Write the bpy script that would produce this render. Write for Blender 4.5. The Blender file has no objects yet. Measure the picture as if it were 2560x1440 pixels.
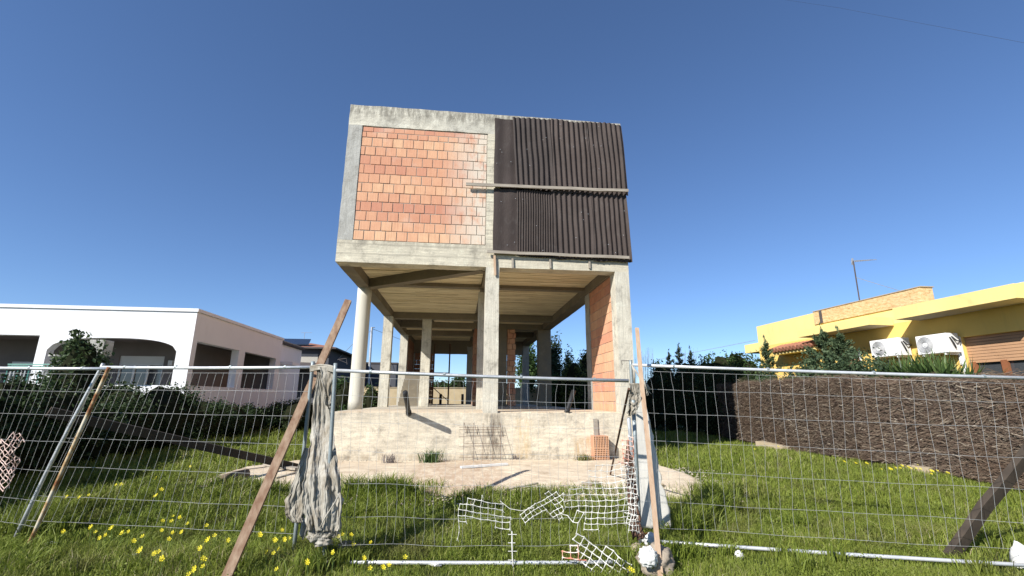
import bpy, math, random
import numpy as np
from mathutils import Vector, Matrix, noise
random.seed(11); rng = np.random.default_rng(11)
U = random.uniform
S = bpy.context.scene
COL = S.collection

# ------------------------------------------------------------------ camera
CP = Vector((2.91345, -10.56165, 1.32483)); CF = 1151.264
YAW, PIT, ROL = 0.112135, 0.23625, 0.005116
fwd = Vector((math.sin(YAW)*math.cos(PIT), math.cos(YAW)*math.cos(PIT), math.sin(PIT)))
_r = Vector((math.cos(YAW), -math.sin(YAW), 0)); _u = _r.cross(fwd)
rgt = math.cos(ROL)*_r + math.sin(ROL)*_u; upv = -math.sin(ROL)*_r + math.cos(ROL)*_u
cam = bpy.data.cameras.new('camera'); cam.sensor_width = 36; cam.lens = CF/2560*36
cam.clip_start = .05; cam.clip_end = 3000
co = bpy.data.objects.new('camera', cam); COL.objects.link(co)
m = Matrix((rgt, upv, -fwd)).transposed().to_4x4(); m.translation = CP; co.matrix_world = m
S.camera = co

def ray(px, py): return fwd + rgt*((px-1280)/CF) + upv*((720-py)/CF)
def onax(px, py, i, v):
    d = ray(px, py); return CP + d*((v-CP[i])/d[i])
def AX(px, py, x): return onax(px, py, 0, x)      # point of the place on a plane of known x / y
def AY(px, py, y): return onax(px, py, 1, y)
def gz(y):                                          # the plot falls 35 cm towards the street
    t = min(1, max(0, (-1-y)/3.5)); return -.35*t*t*(3-2*t)
def gza(y):
    t = np.clip((-1-y)/3.5, 0, 1); return -.35*t*t*(3-2*t)
def AG(px, py, h=0):
    d = ray(px, py); z = 0; P = CP
    for _ in range(60):
        P = CP + d*((z+h-CP[2])/d[2]); z = .5*z + .5*gz(P[1])
    return P
def APL(px, py, a, b, off=0):                       # vertical plane through ground points a,b
    n = Vector((-(b[1]-a[1]), b[0]-a[0], 0)).normalized()
    d = ray(px, py); p0 = Vector((a[0], a[1], 0)) - n*off
    return CP + d*((p0-CP).dot(n)/d.dot(n))

# ------------------------------------------------------------------ materials
class NT:
    def __init__(s, name):
        s.m = bpy.data.materials.new(name); s.m.use_nodes = True
        s.t = s.m.node_tree; s.t.nodes.clear()
        s.out = s.n('ShaderNodeOutputMaterial')
    def n(s, typ, **kw):
        n = s.t.nodes.new(typ)
        for k, v in kw.items():
            if isinstance(k, str) and hasattr(n, k): setattr(n, k, v)
        return n
    def l(s, a, b): s.t.links.new(a, b)
    def pos(s, sc=(1, 1, 1)):
        g = s.n('ShaderNodeNewGeometry'); mp = s.n('ShaderNodeMapping'); mp.inputs['Scale'].default_value = sc
        s.l(g.outputs['Position'], mp.inputs['Vector']); return mp.outputs['Vector']
    def noise(s, scale, detail=4, sc=(1, 1, 1), rough=.55):
        n = s.n('ShaderNodeTexNoise'); n.inputs['Scale'].default_value = scale; n.inputs['Detail'].default_value = detail
        n.inputs['Roughness'].default_value = rough
        s.l(s.pos(sc), n.inputs['Vector']); return n.outputs['Fac']
    def ramp(s, fac, stops):
        r = s.n('ShaderNodeValToRGB'); e = r.color_ramp.elements
        e[0].position, e[0].color = stops[0][0], (*stops[0][1], 1) if len(stops[0][1]) == 3 else stops[0][1]
        e[1].position, e[1].color = stops[-1][0], (*stops[-1][1], 1)
        for p, c in stops[1:-1]:
            x = e.new(p); x.color = (*c, 1)
        s.l(fac, r.inputs['Fac']); return r.outputs['Color']
    def mr(s, fac, a, b, c=0, d=1):
        r = s.n('ShaderNodeMapRange'); s.l(fac, r.inputs['Value'])
        for i, v in enumerate((a, b, c, d)): r.inputs[i+1].default_value = v
        return r.outputs['Result']
    def mix(s, fac, a, b, typ='MIX'):
        x = s.n('ShaderNodeMix'); x.data_type = 'RGBA'; x.blend_type = typ
        for sock, v in ((x.inputs[0], fac), (x.inputs[6], a), (x.inputs[7], b)):
            if isinstance(v, (int, float)): sock.default_value = v
            elif isinstance(v, tuple): sock.default_value = (*v, 1)
            else: s.l(v, sock)
        return x.outputs[2]
    def mul(s, a, b):
        x = s.n('ShaderNodeMath'); x.operation = 'MULTIPLY'
        for i, v in enumerate((a, b)):
            if isinstance(v, (int, float)): x.inputs[i].default_value = v
            else: s.l(v, x.inputs[i])
        return x.outputs[0]
    def attr(s, name='rnd'):
        a = s.n('ShaderNodeAttribute'); a.attribute_name = name; return a.outputs['Fac']
    def xyz(s):
        g = s.n('ShaderNodeNewGeometry'); x = s.n('ShaderNodeSeparateXYZ'); s.l(g.outputs['Position'], x.inputs[0]); return x.outputs
    def done(s, col, rough=.85, metal=0, bump=None, bs=.3, bd=.02, spec=.3, trans=0):
        p = s.n('ShaderNodeBsdfPrincipled')
        if isinstance(col, tuple): p.inputs['Base Color'].default_value = (*col, 1)
        else: s.l(col, p.inputs['Base Color'])
        if isinstance(rough, (int, float)): p.inputs['Roughness'].default_value = rough
        else: s.l(rough, p.inputs['Roughness'])
        p.inputs['Metallic'].default_value = metal; p.inputs['Specular IOR Level'].default_value = spec
        if bump is not None:
            b = s.n('ShaderNodeBump'); b.inputs['Strength'].default_value = bs; b.inputs['Distance'].default_value = bd
            s.l(bump, b.inputs['Height']); s.l(b.outputs[0], p.inputs['Normal'])
        o = p.outputs[0]
        if trans:
            t = s.n('ShaderNodeBsdfTranslucent')
            if isinstance(col, tuple): t.inputs[0].default_value = (*col, 1)
            else: s.l(col, t.inputs[0])
            mx = s.n('ShaderNodeMixShader'); mx.inputs[0].default_value = trans
            s.l(o, mx.inputs[1]); s.l(t.outputs[0], mx.inputs[2]); o = mx.outputs[0]
        s.l(o, s.out.inputs[0]); return s.m

def concrete(name, c1, c2, stretch=(1, 1, 1), dark=(.16, .145, .12), stain=None, bands=0):
    t = NT(name)
    big = t.noise(.9, 5); board = t.noise(5, 3, stretch); fine = t.noise(38, 4); blot = t.noise(2.6, 9, rough=.72); fib = t.noise(16, 5, stretch, .7)
    c = t.mix(t.mr(big, .35, .65), c1, c2)
    c = t.mix(t.mr(board, .28, .60, .38, 0), c, dark)
    c = t.mix(t.mr(fib, .50, .72, 0, .42), c, dark)
    c = t.mix(t.mr(blot, .53, .66, 0, .62), c, dark)
    c = t.mix(t.mr(blot, .32, .45, .45, 0), c, tuple(min(.82, v*1.4) for v in c1))
    c = t.mix(t.mr(fine, .45, .75, 0, .25), c, dark)
    if bands:                                        # lines left by the formwork boards
        w = t.n('ShaderNodeTexWave'); w.wave_type = 'BANDS'; w.bands_direction = 'ZXY'['ZXY'.index('Z' if bands > 0 else 'X')]
        w.inputs['Scale'].default_value = abs(bands); w.inputs['Distortion'].default_value = .6
        w.inputs['Detail'].default_value = 1
        t.l(t.pos(), w.inputs['Vector'])
        c = t.mix(t.mr(w.outputs['Fac'], .0, .12, .35, 0), c, dark)
    if stain:
        X, Y, Z = t.xyz()
        for (x0, x1, z0, z1, col, amt) in stain:
            a = t.mul(t.mr(X, x0-.12, x0+.06), t.mr(X, x1-.06, x1+.12, 1, 0))
            b = t.mul(t.mr(Z, z0-.15, z0+.15), t.mr(Z, z1-.05, z1+.05, 1, 0))
            k = t.mul(t.mul(a, b), t.mr(t.noise(4, 6, (2.2, 1, .5), .75), .40, .58, 0, amt))
            c = t.mix(k, c, col)
    return t.done(c, .9, bump=t.noise(22, 6), bs=.35, bd=.02, spec=.2)

def simple(name, c1, c2, scale=3, rough=.8, metal=0, stretch=(1, 1, 1), spec=.3, bump=True, bs=.2, trans=0, vary=0):
    t = NT(name); n = t.noise(scale, 5, stretch)
    c = t.mix(t.mr(n, .32, .68), c1, c2)
    if vary: c = t.mix(t.mr(t.attr(), 0, 1, 0, vary), c, tuple(v*.35 for v in c1))
    return t.done(c, rough, metal, t.noise(scale*6, 4, stretch) if bump else None, bs, .01, spec, trans)

M = {}
M['conc_beam'] = concrete('weathered_concrete_beam', (.66, .60, .46), (.57, .52, .405), (.35, 1, 5), bands=1.3, stain=[(-1, 8, 4.80, 5.0, (.25, .22, .17), .6), (3.2, 8, 4.3, 5.0, (.42, .38, .30), .5)])
M['conc_top'] = concrete('weathered_concrete_grey', (.64, .60, .49), (.50, .475, .40), (1, 1, 2.5), stain=[(-1, 8, 8.16, 8.6, (.17, .155, .125), .85)])
M['conc_col'] = concrete('concrete_column', (.64, .595, .485), (.54, .505, .415), (6, 6, .25))
M['conc_colg'] = concrete('grey_concrete_column', (.44, .43, .39), (.35, .345, .315), (6, 6, .3))
M['conc_round'] = simple('smooth_round_column', (.58, .55, .46), (.51, .485, .41), 2.2, .9, stretch=(2, 2, .5), spec=.15)
M['conc_shade'] = concrete('shade_dark_concrete', (.23, .195, .14), (.18, .15, .105), (1, 1, 1))  # same concrete darkened; shade under the upper floor put into the colour
M['plinth'] = concrete('plinth_concrete', (.70, .615, .47), (.62, .545, .42), (.5, .5, 3),
                       stain=[(3.55, 3.85, .12, 1.0, (.09, .075, .06), .9), (.25, 6.8, .0, .16, (.24, .18, .11), .6), (.1, 7.0, .86, 1.03, (.38, .34, .27), .5),
                              (4.25, 4.5, .05, .9, (.50, .35, .17), .55), (5.55, 5.9, .03, .5, (.42, .28, .13), .7)])
M['apron'] = concrete('apron_concrete', (.68, .58, .43), (.60, .50, .37), (.5, 1.6, 1), dark=(.33, .24, .16),
                      stain=[(2.2, 3.7, -1, 1, (.40, .27, .18), .65), (-.8, .6, -1, 1, (.48, .38, .27), .4)])
t = NT('white_render'); c = t.mix(t.mr(t.noise(1.2, 5), .3, .7), (.79, .785, .785), (.755, .75, .755)); c = t.mix(t.mr(t.noise(1.6, 6, (2, 2, .35), .65), .56, .75, 0, .35), c, (.58, .56, .53)); M['render_white'] = t.done(c, .9, bump=t.noise(40, 4), bs=.08, bd=.01, spec=.1)
M['render_grey'] = simple('dark_grey_render', (.10, .10, .11), (.085, .088, .098), 1.5, .9, spec=.1)
M['render_cream'] = simple('cream_render', (.42, .40, .35), (.38, .36, .31), 1.5, .9, spec=.1)
t = NT('yellow_render'); c = t.mix(t.mr(t.noise(.9, 5), .3, .7), (.82, .66, .27), (.76, .60, .24)); c = t.mix(t.mr(t.noise(2.2, 7, (2, 2, .3), .7), .54, .74, 0, .4), c, (.55, .42, .19)); M['yellow'] = t.done(c, .9, bump=t.noise(30, 4), bs=.15, bd=.01, spec=.1)
t = NT('ochre_render'); c = t.mix(t.mr(t.noise(.9, 5), .3, .7), (.82, .57, .17), (.77, .52, .15)); c = t.mix(t.mr(t.noise(2.2, 7, (2, 2, .3), .7), .54, .74, 0, .35), c, (.55, .38, .14)); M['ochre'] = t.done(c, .9, bump=t.noise(30, 4), bs=.15, bd=.01, spec=.1)
M['yellow_soffit'] = simple('pale_soffit', (.55, .50, .42), (.50, .46, .39), 2, .9, spec=.1)
M['tile'] = simple('terracotta_tile', (.40, .17, .10), (.26, .12, .08), 9, .85, vary=.3)
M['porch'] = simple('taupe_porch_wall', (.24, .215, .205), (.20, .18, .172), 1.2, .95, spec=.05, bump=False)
M['slate'] = simple('dark_tile_roof', (.10, .085, .08), (.07, .06, .06), 5, .8)
M['panel'] = simple('solar_glass', (.015, .02, .035), (.02, .025, .04), 2, .15, spec=.6, bump=False)
M['wood_brown'] = simple('painted_brown_wood', (.19, .105, .062), (.34, .24, .16), 3, .8, stretch=(6, 6, .7))
M['wood_pale'] = simple('pale_raw_timber', (.52, .38, .26), (.42, .27, .17), 4, .85, stretch=(6, 6, .6))
M['wood_grey'] = simple('grey_weathered_timber', (.36, .32, .26), (.24, .205, .165), 4, .85, stretch=(.6, 5, 5))
M['wood_dark'] = simple('shade_dark_timber', (.062, .047, .034), (.035, .027, .02), 3, .85, stretch=(2, 2, 2))  # dark brown; the shade on the right brace is put into it
M['log'] = simple('bark_log', (.20, .15, .10), (.12, .09, .065), 7, .95, stretch=(2, 2, 2), bs=.5)
M['galv'] = simple('galvanised_steel', (.56, .57, .57), (.43, .44, .44), 8, .45, .55)
M['galv_white'] = simple('white_galvanised_rail', (.66, .67, .67), (.52, .53, .53), 8, .4, .35)
M['galv_grey'] = simple('grey_green_tube', (.30, .34, .34), (.24, .27, .27), 8, .5, .4)
t = NT('rusty_painted_tube'); M['rusty'] = t.done(t.ramp(t.noise(6, 5), [(.42, (.56, .50, .38)), (.52, (.42, .28, .14)), (.62, (.20, .075, .03))]), .75, .1)
M['wire'] = simple('fence_wire', (.46, .46, .44), (.34, .34, .33), 9, .5, .3)
t = NT('weathered_geotextile'); c = t.mix(t.mr(t.noise(5, 6), .35, .65), (.56, .525, .45), (.40, .37, .31))
c = t.mix(t.mr(t.noise(3.2, 7, (2.5, 2.5, 1), .7), .46, .60, 0, .75), c, (.24, .195, .135)); c = t.mix(t.mr(t.noise(1.7, 4), .60, .74, 0, .5), c, (.33, .22, .12))
c = t.mix(t.mr(t.noise(90, 3, (1, 1, .12)), .4, .7, .3, 0), c, (.25, .23, .19)); M['cloth'] = t.done(c, .95, bump=t.noise(60, 5, (1, 1, .3)), bs=.5, bd=.01, spec=.08, trans=.15)
M['sheet'] = simple('pale_geotextile_sheet', (.66, .63, .56), (.58, .555, .50), 3, .95, spec=.1)
M['net_white'] = simple('white_plastic_net', (.68, .665, .61), (.57, .55, .49), 9, .6)
t = NT('orange_white_plastic_net'); M['net_orange'] = t.done(t.ramp(t.noise(9, 3), [(.42, (.74, .66, .60)), (.52, (.72, .42, .32)), (.64, (.62, .20, .12))]), .55)
M['net_pink'] = simple('faded_pink_net', (.66, .45, .38), (.72, .58, .50), 14, .6)
M['black_plastic'] = simple('black_plastic_pipe', (.018, .018, .019), (.03, .03, .03), 6, .45)
M['rebar'] = simple('rusty_rebar', (.13, .07, .045), (.09, .05, .035), 9, .85)
M['stone'] = simple('rough_stone', (.34, .28, .21), (.24, .20, .155), 8, .95, bs=.8)
M['stone_tan'] = simple('tan_stone', (.50, .40, .28), (.38, .30, .21), 8, .95, bs=.8)
M['stone_wea'] = simple('earthy_stone', (.33, .25, .16), (.19, .145, .09), 11, .95, bs=1.0)
M['chalk'] = simple('white_stone', (.72, .71, .68), (.58, .57, .53), 9, .9, bs=.6)
M['gravel'] = simple('pale_gravel', (.55, .47, .36), (.42, .36, .28), 9, .95, vary=.5)
M['bark'] = simple('tree_bark', (.14, .10, .07), (.09, .065, .045), 7, .95, stretch=(1, 1, .3), bs=.6)
M['glass'] = simple('window_glass', (.05, .055, .06), (.06, .065, .07), 2, .06, spec=.8, bump=False)
M['pvc'] = simple('white_pvc', (.75, .75, .73), (.72, .72, .70), 4, .4, bump=False)
M['shutter_wood'] = simple('brown_roller_shutter', (.46, .27, .15), (.42, .245, .14), 2, .6)
M['wood_frame'] = simple('varnished_frame', (.28, .11, .05), (.22, .085, .04), 4, .5)
M['metal_white'] = simple('white_enamel', (.76, .76, .74), (.72, .72, .70), 4, .4, bump=False)
M['grille'] = simple('grey_grille', (.30, .30, .305), (.38, .38, .385), 4, .5)
M['green_paint'] = simple('teal_painted_iron', (.10, .34, .27), (.14, .40, .32), 4, .5)
M['beige_wall'] = simple('beige_block_wall', (.50, .40, .25), (.42, .33, .20), 2.5, .95)
M['kerb'] = simple('kerb_concrete', (.42, .34, .23), (.34, .27, .18), 3, .95)
M['cable'] = simple('cable', (.30, .31, .33), (.26, .27, .29), 4, .6, bump=False)
M['soffit_board'] = None
t = NT('formwork_soffit'); c = t.mix(t.mr(t.attr(), 0, 1), (.70, .58, .36), (.80, .69, .46))
c = t.mix(t.mr(t.noise(2.5, 6, (.35, 4, 1), .7), .48, .66, 0, .7), c, (.27, .20, .11)); M['soffit_board'] = t.done(c, .85)
# hollow clay blocks: colour from block to block, mortar smear along the right edge
def brickmat(name, smear=None, dark=1.0):
    t = NT(name); r = t.attr()
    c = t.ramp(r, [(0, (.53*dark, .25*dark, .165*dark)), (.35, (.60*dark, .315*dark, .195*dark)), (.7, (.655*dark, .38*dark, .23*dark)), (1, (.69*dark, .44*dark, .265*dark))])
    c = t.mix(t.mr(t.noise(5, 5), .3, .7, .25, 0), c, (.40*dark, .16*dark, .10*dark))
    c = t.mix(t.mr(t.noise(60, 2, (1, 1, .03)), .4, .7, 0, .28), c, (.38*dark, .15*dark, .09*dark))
    if smear is not None:
        X, Y, Z = t.xyz()
        k = t.mul(t.mr(X, smear-1.0, smear-.1), t.mr(t.noise(2.3, 6, (1.5, 1, .8), .7), .33, .52, 0, .92))
        c = t.mix(k, c, (.60, .53, .43))
        k2 = t.mr(t.noise(1.6, 4), .58, .75, 0, .35); c = t.mix(k2, c, (.62, .47, .38))
    return t.done(c, .9, bump=t.noise(30, 3, (1, 1, .1)), bs=.3, bd=.01, spec=.15)
M['block'] = brickmat('hollow_clay_block', 3.35)
M['block_in'] = brickmat('clay_block_wall')
M['block_shade'] = brickmat('shade_dark_clay_wall', None, .55)  # clay block darkened evenly; indoor shade put into the colour
M['mortar'] = simple('mortar', (.38, .34, .28), (.28, .25, .21), 9, .95)
t = NT('bitumen_corrugated_sheet'); c = t.mix(t.mr(t.noise(1.3, 6), .3, .7), (.040, .028, .023), (.068, .049, .041))
c = t.mix(t.mr(t.noise(9, 5, (1, 1, .5)), .55, .78, 0, .5), c, (.105, .09, .08)); c = t.mix(t.mr(t.attr(), 0, 1, 0, .5), c, (.02, .016, .015))
M['onduline'] = t.done(c, .72, bump=t.noise(25, 4), bs=.25, spec=.3)
t = NT('stone_cladding'); c = t.ramp(t.noise(7, 6, (1, 1, 2.2), .75), [(.35, (.46, .29, .13)), (.5, (.62, .43, .22)), (.7, (.70, .53, .32))]); M['clad'] = t.done(c, .95, bump=t.noise(9, 5, (1, 1, 2)), bs=.9, bd=.03)
def leafmat(name, a, b, d, trans=.3, rough=.6):
    t = NT(name); c = t.ramp(t.attr(), [(0, d), (.45, a), (1, b)])
    c = t.mix(t.mr(t.noise(1.1, 3), .35, .65, 0, .45), c, a)
    return t.done(c, rough, spec=.25, trans=trans)
M['leaf_dark'] = leafmat('dark_ivy_leaf', (.035, .062, .022), (.075, .10, .035), (.018, .03, .012))
M['leaf_ivy'] = leafmat('ivy_leaf', (.06, .095, .035), (.13, .17, .065), (.022, .04, .016), .2, .5)
M['leaf_mid'] = leafmat('shrub_leaf', (.05, .095, .028), (.11, .16, .05), (.02, .04, .014))
M['leaf_yel'] = leafmat('yellowish_leaf', (.11, .13, .03), (.20, .19, .045), (.045, .06, .018))
M['leaf_con'] = leafmat('conifer_leaf', (.045, .085, .045), (.10, .14, .07), (.018, .035, .02))
M['leaf_lite'] = leafmat('feathery_conifer_leaf', (.06, .095, .045), (.13, .17, .08), (.022, .042, .022), .25)
M['leaf_blue'] = leafmat('blue_green_conifer', (.05, .075, .06), (.09, .12, .09), (.02, .032, .026))
M['leaf_cyp'] = leafmat('cypress_leaf', (.035, .055, .025), (.06, .08, .04), (.015, .025, .012))
M['leaf_yucca'] = leafmat('sword_leaf', (.07, .12, .035), (.15, .21, .07), (.025, .05, .018), .15, .45)
M['core'] = simple('shrub_core', (.016, .02, .010), (.026, .026, .015), 5, 1, spec=0)  # near black; shade inside crowns and brick holes put into the colour
t = NT('dry_brushwood'); c = t.ramp(t.attr(), [(0, (.03, .02, .016)), (.4, (.10, .07, .054)), (.78, (.20, .16, .115)), (1, (.42, .36, .28))]); c = t.mix(t.mr(t.noise(.9, 4), .4, .62, 0, .55), c, (.11, .072, .048)); M['twig'] = t.done(c, .9, spec=.1)
M['twig_core'] = simple('brushwood_core', (.035, .024, .019), (.055, .038, .03), 8, 1, spec=0)
M['twig_bare'] = simple('bare_twig', (.20, .17, .16), (.14, .12, .115), 8, .9)
M['petal'] = simple('yellow_petal', (.80, .66, .02), (.84, .74, .06), 20, .6, bump=False, trans=.25)
M['stem'] = simple('flower_stem', (.10, .16, .04), (.13, .19, .05), 9, .7, bump=False)
t = NT('grass_blades'); r = t.attr()
c = t.ramp(r, [(0, (.060, .095, .012)), (.4, (.180, .232, .032)), (.78, (.300, .345, .062)), (.92, (.33, .31, .11)), (1, (.48, .41, .25))])
c = t.mix(t.mr(t.noise(.55, 4), .42, .62, 0, .5), c, (.21, .25, .045))
c = t.mix(t.mr(t.noise(1.7, 6, rough=.65), .52, .68, 0, .55), c, (.15, .125, .055)); M['grass'] = t.done(c, .55, spec=.25, trans=.35)
t = NT('soil_and_moss'); c = t.ramp(t.noise(2.0, 7), [(.35, (.035, .045, .014)), (.55, (.05, .07, .018)), (.72, (.11, .085, .045))]); M['soil'] = t.done(c, 1, bump=t.noise(14, 6), bs=.8, bd=.05, spec=.05)

# ------------------------------------------------------------------ mesh helpers
class MB:
    def __init__(s): s.v = []; s.f = []; s.c = []
    def add(s, vs, fs, c=None):
        o = len(s.v); s.v += [tuple(x) for x in vs]; s.f += [tuple(i+o for i in f) for f in fs]
        k = random.random() if c is None else c; s.c += [k]*len(fs)
    def box(s, x0, x1, y0, y1, z0, z1, c=None):
        vs = [(x, y, z) for z in (z0, z1) for y in (y0, y1) for x in (x0, x1)]
        s.add(vs, [(0, 2, 3, 1), (4, 5, 7, 6), (0, 1, 5, 4), (1, 3, 7, 5), (3, 2, 6, 7), (2, 0, 4, 6)], c)
    def bev(s, x0, x1, y0, y1, z0, z1, b=.01, c=None):        # box with chamfered edges
        vs = []; 
        for z in (z0, z1):
            for y in (y0, y1):
                for x in (x0, x1):
                    ix = b if x == x0 else -b; iy = b if y == y0 else -b; iz = b if z == z0 else -b
                    vs += [(x, y+iy, z+iz), (x+ix, y, z+iz), (x+ix, y+iy, z)]
        V = lambda i, k: i*3+k
        fs = [(V(0,0),V(4,0),V(6,0),V(2,0)), (V(1,0),V(3,0),V(7,0),V(5,0)), (V(0,1),V(1,1),V(5,1),V(4,1)), (V(2,1),V(6,1),V(7,1),V(3,1)),
              (V(0,2),V(2,2),V(3,2),V(1,2)), (V(4,2),V(5,2),V(7,2),V(6,2))]
        for a, b2, k1, k2 in [(0,1,1,2),(2,3,1,2),(4,5,1,2),(6,7,1,2),(0,2,0,2),(1,3,0,2),(4,6,0,2),(5,7,0,2),(0,4,0,1),(1,5,0,1),(2,6,0,1),(3,7,0,1)]:
            fs.append((V(a,k1),V(b2,k1),V(b2,k2),V(a,k2)))
        for i in range(8): fs.append((V(i,0),V(i,1),V(i,2)))
        s.add(vs, fs, c)
    def rbox(s, x0, x1, y0, y1, z0, z1, seg=.22, amp=.007, c=None, skip=''):   # slightly uneven cast concrete
        def jit(p):
            n = noise.noise_vector(Vector(p)*2.6)*amp + noise.noise_vector(Vector(p)*9)*amp*.55
            return (p[0]+n[0], p[1]+n[1], p[2]+n[2])
        def face(o, a, b):
            na = max(1, int(Vector(a).length/seg)); nb = max(1, int(Vector(b).length/seg))
            vs = [jit(tuple(o[k]+a[k]*i/na+b[k]*j/nb for k in range(3))) for j in range(nb+1) for i in range(na+1)]
            fs = [(j*(na+1)+i, j*(na+1)+i+1, (j+1)*(na+1)+i+1, (j+1)*(na+1)+i) for j in range(nb) for i in range(na)]
            s.add(vs, fs, c)
        X, Y, Z = x1-x0, y1-y0, z1-z0
        face((x0, y0, z0), (X, 0, 0), (0, 0, Z)); face((x1, y1, z0), (-X, 0, 0), (0, 0, Z))
        face((x0, y1, z0), (0, -Y, 0), (0, 0, Z)); face((x1, y0, z0), (0, Y, 0), (0, 0, Z))
        face((x0, y0, z1), (X, 0, 0), (0, Y, 0)); face((x0, y1, z0), (X, 0, 0), (0, -Y, 0))
    def bar(s, a, b, w, h, side=None, c=None, wob=0):           # plank between two points; w across, h thick
        a = Vector(a); b = Vector(b); d = (b-a).normalized()
        sd = Vector(side) if side else d.cross(Vector((0, 0, 1)))
        if sd.length < 1e-4: sd = Vector((1, 0, 0))
        sd = (sd - d*sd.dot(d)).normalized(); t = d.cross(sd)
        n = max(1, int((b-a).length/.35)) if wob else 1
        vs = []; fs = []
        for i in range(n+1):
            p = a.lerp(b, i/n); 
            if wob: p = p + sd*(noise.noise(p*1.3)*wob) + t*(noise.noise(p*1.7+Vector((5, 3, 1)))*wob)
            k = 1 + (wob*4*noise.noise(p*4) if wob else 0)
            vs += [p+sd*w/2*k+t*h/2, p-sd*w/2*k+t*h/2, p-sd*w/2*k-t*h/2, p+sd*w/2*k-t*h/2]
        for i in range(n):
            for j in range(4): fs.append((i*4+j, i*4+(j+1) % 4, i*4+4+(j+1) % 4, i*4+4+j))
        fs += [(3, 2, 1, 0), (n*4, n*4+1, n*4+2, n*4+3)]
        s.add(vs, fs, c)
    def tube(s, pts, r, n=6, c=None, r1=None, cap=True):
        pts = [Vector(p) for p in pts]; L = len(pts); vs = []; fs = []; ref = None
        for i, p in enumerate(pts):
            d = (pts[min(L-1, i+1)]-pts[max(0, i-1)])
            d = d.normalized() if d.length > 1e-9 else Vector((0, 0, 1))
            if ref is None: ref = d.orthogonal()
            ref = (ref - d*ref.dot(d)).normalized(); t = d.cross(ref)
            q = r if r1 is None else r+(r1-r)*i/max(1, L-1)
            if isinstance(r, (list, tuple)): q = r[i]
            for k in range(n):
                a = 2*math.pi*k/n; vs.append(p+(ref*math.cos(a)+t*math.sin(a))*q)
        for i in range(L-1):
            for k in range(n): fs.append((i*n+k, i*n+(k+1) % n, i*n+n+(k+1) % n, i*n+n+k))
        if cap: fs += [tuple(range(n-1, -1, -1)), tuple((L-1)*n+k for k in range(n))]
        s.add(vs, fs, c)
    def prism(s, poly, f0, f1, c=None):                         # poly of 2D points, f0/f1 map to 3D
        n = len(poly); vs = [f0(*p) for p in poly]+[f1(*p) for p in poly]
        fs = [tuple(range(n-1, -1, -1)), tuple(range(n, 2*n))]+[(i, (i+1) % n, n+(i+1) % n, n+i) for i in range(n)]
        s.add(vs, fs, c)
    def shell(s, grid, th, c=None):                             # closed thick sheet from a grid of points
        ni, nj = len(grid), len(grid[0]); G = [[Vector(p) for p in row] for row in grid]
        top = []; bot = []
        for i in range(ni):
            for j in range(nj):
                a = G[min(ni-1, i+1)][j]-G[max(0, i-1)][j]; b = G[i][min(nj-1, j+1)]-G[i][max(0, j-1)]
                nr = a.cross(b); nr = nr.normalized() if nr.length > 1e-12 else Vector((0, 1, 0))
                top.append(G[i][j]+nr*th/2); bot.append(G[i][j]-nr*th/2)
        N = ni*nj; fs = []
        I = lambda i, j: i*nj+j
        for i in range(ni-1):
            for j in range(nj-1):
                fs += [(I(i, j), I(i+1, j), I(i+1, j+1), I(i, j+1)), (N+I(i, j), N+I(i, j+1), N+I(i+1, j+1), N+I(i+1, j))]
        for i in range(ni-1):
            fs += [(I(i, 0), N+I(i, 0), N+I(i+1, 0), I(i+1, 0)), (I(i, nj-1), I(i+1, nj-1), N+I(i+1, nj-1), N+I(i, nj-1))]
        for j in range(nj-1):
            fs += [(I(0, j), I(0, j+1), N+I(0, j+1), N+I(0, j)), (I(ni-1, j), N+I(ni-1, j), N+I(ni-1, j+1), I(ni-1, j+1))]
        s.add(top+bot, fs, c)
    def blob(s, c0, rad, amp=.2, f=1.6, nu=20, nv=12, seed=0, c=None):
        vs = []; fs = []; c0 = Vector(c0)
        for j in range(nv+1):
            th = math.pi*j/nv
            for i in range(nu):
                ph = 2*math.pi*i/nu; d = Vector((math.sin(th)*math.cos(ph), math.sin(th)*math.sin(ph), math.cos(th)))
                k = 1+amp*noise.noise(d*f+Vector((seed, seed*2, 0)))+amp*.5*noise.noise(d*f*3+Vector((0, seed, 4)))
                vs.append(c0+Vector((d[0]*rad[0], d[1]*rad[1], d[2]*rad[2]))*k)
        for j in range(nv):
            for i in range(nu): fs.append((j*nu+i, (j+1)*nu+i, (j+1)*nu+(i+1) % nu, j*nu+(i+1) % nu))
        s.add(vs, fs, c)
    def build(s, name, mat, parent=None, smooth=False, origin=None):
        me = bpy.data.meshes.new(name)
        V = np.array(s.v, dtype=np.float32)
        if parent is not None: o0 = worldloc(parent)
        elif origin is not None: o0 = Vector(origin)
        else:
            mn, mx = V.min(0), V.max(0); o0 = Vector((float(mn[0]+mx[0])/2, float(mn[1]+mx[1])/2, float(mn[2])))
        V = V - np.array(o0, dtype=np.float32)
        me.from_pydata(V.tolist(), [], s.f)
        a = me.attributes.new('rnd', 'FLOAT', 'FACE'); a.data.foreach_set('value', np.array(s.c, dtype=np.float32))
        if smooth: me.polygons.foreach_set('use_smooth', [True]*len(me.polygons))
        me.materials.append(mat); me.update()
        o = bpy.data.objects.new(name, me); COL.objects.link(o)
        if parent is not None: o.parent = parent
        else: o.location = o0
        return o
def worldloc(o):
    l = o.location.copy()
    while o.parent: o = o.parent; l += o.location
    return l
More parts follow.
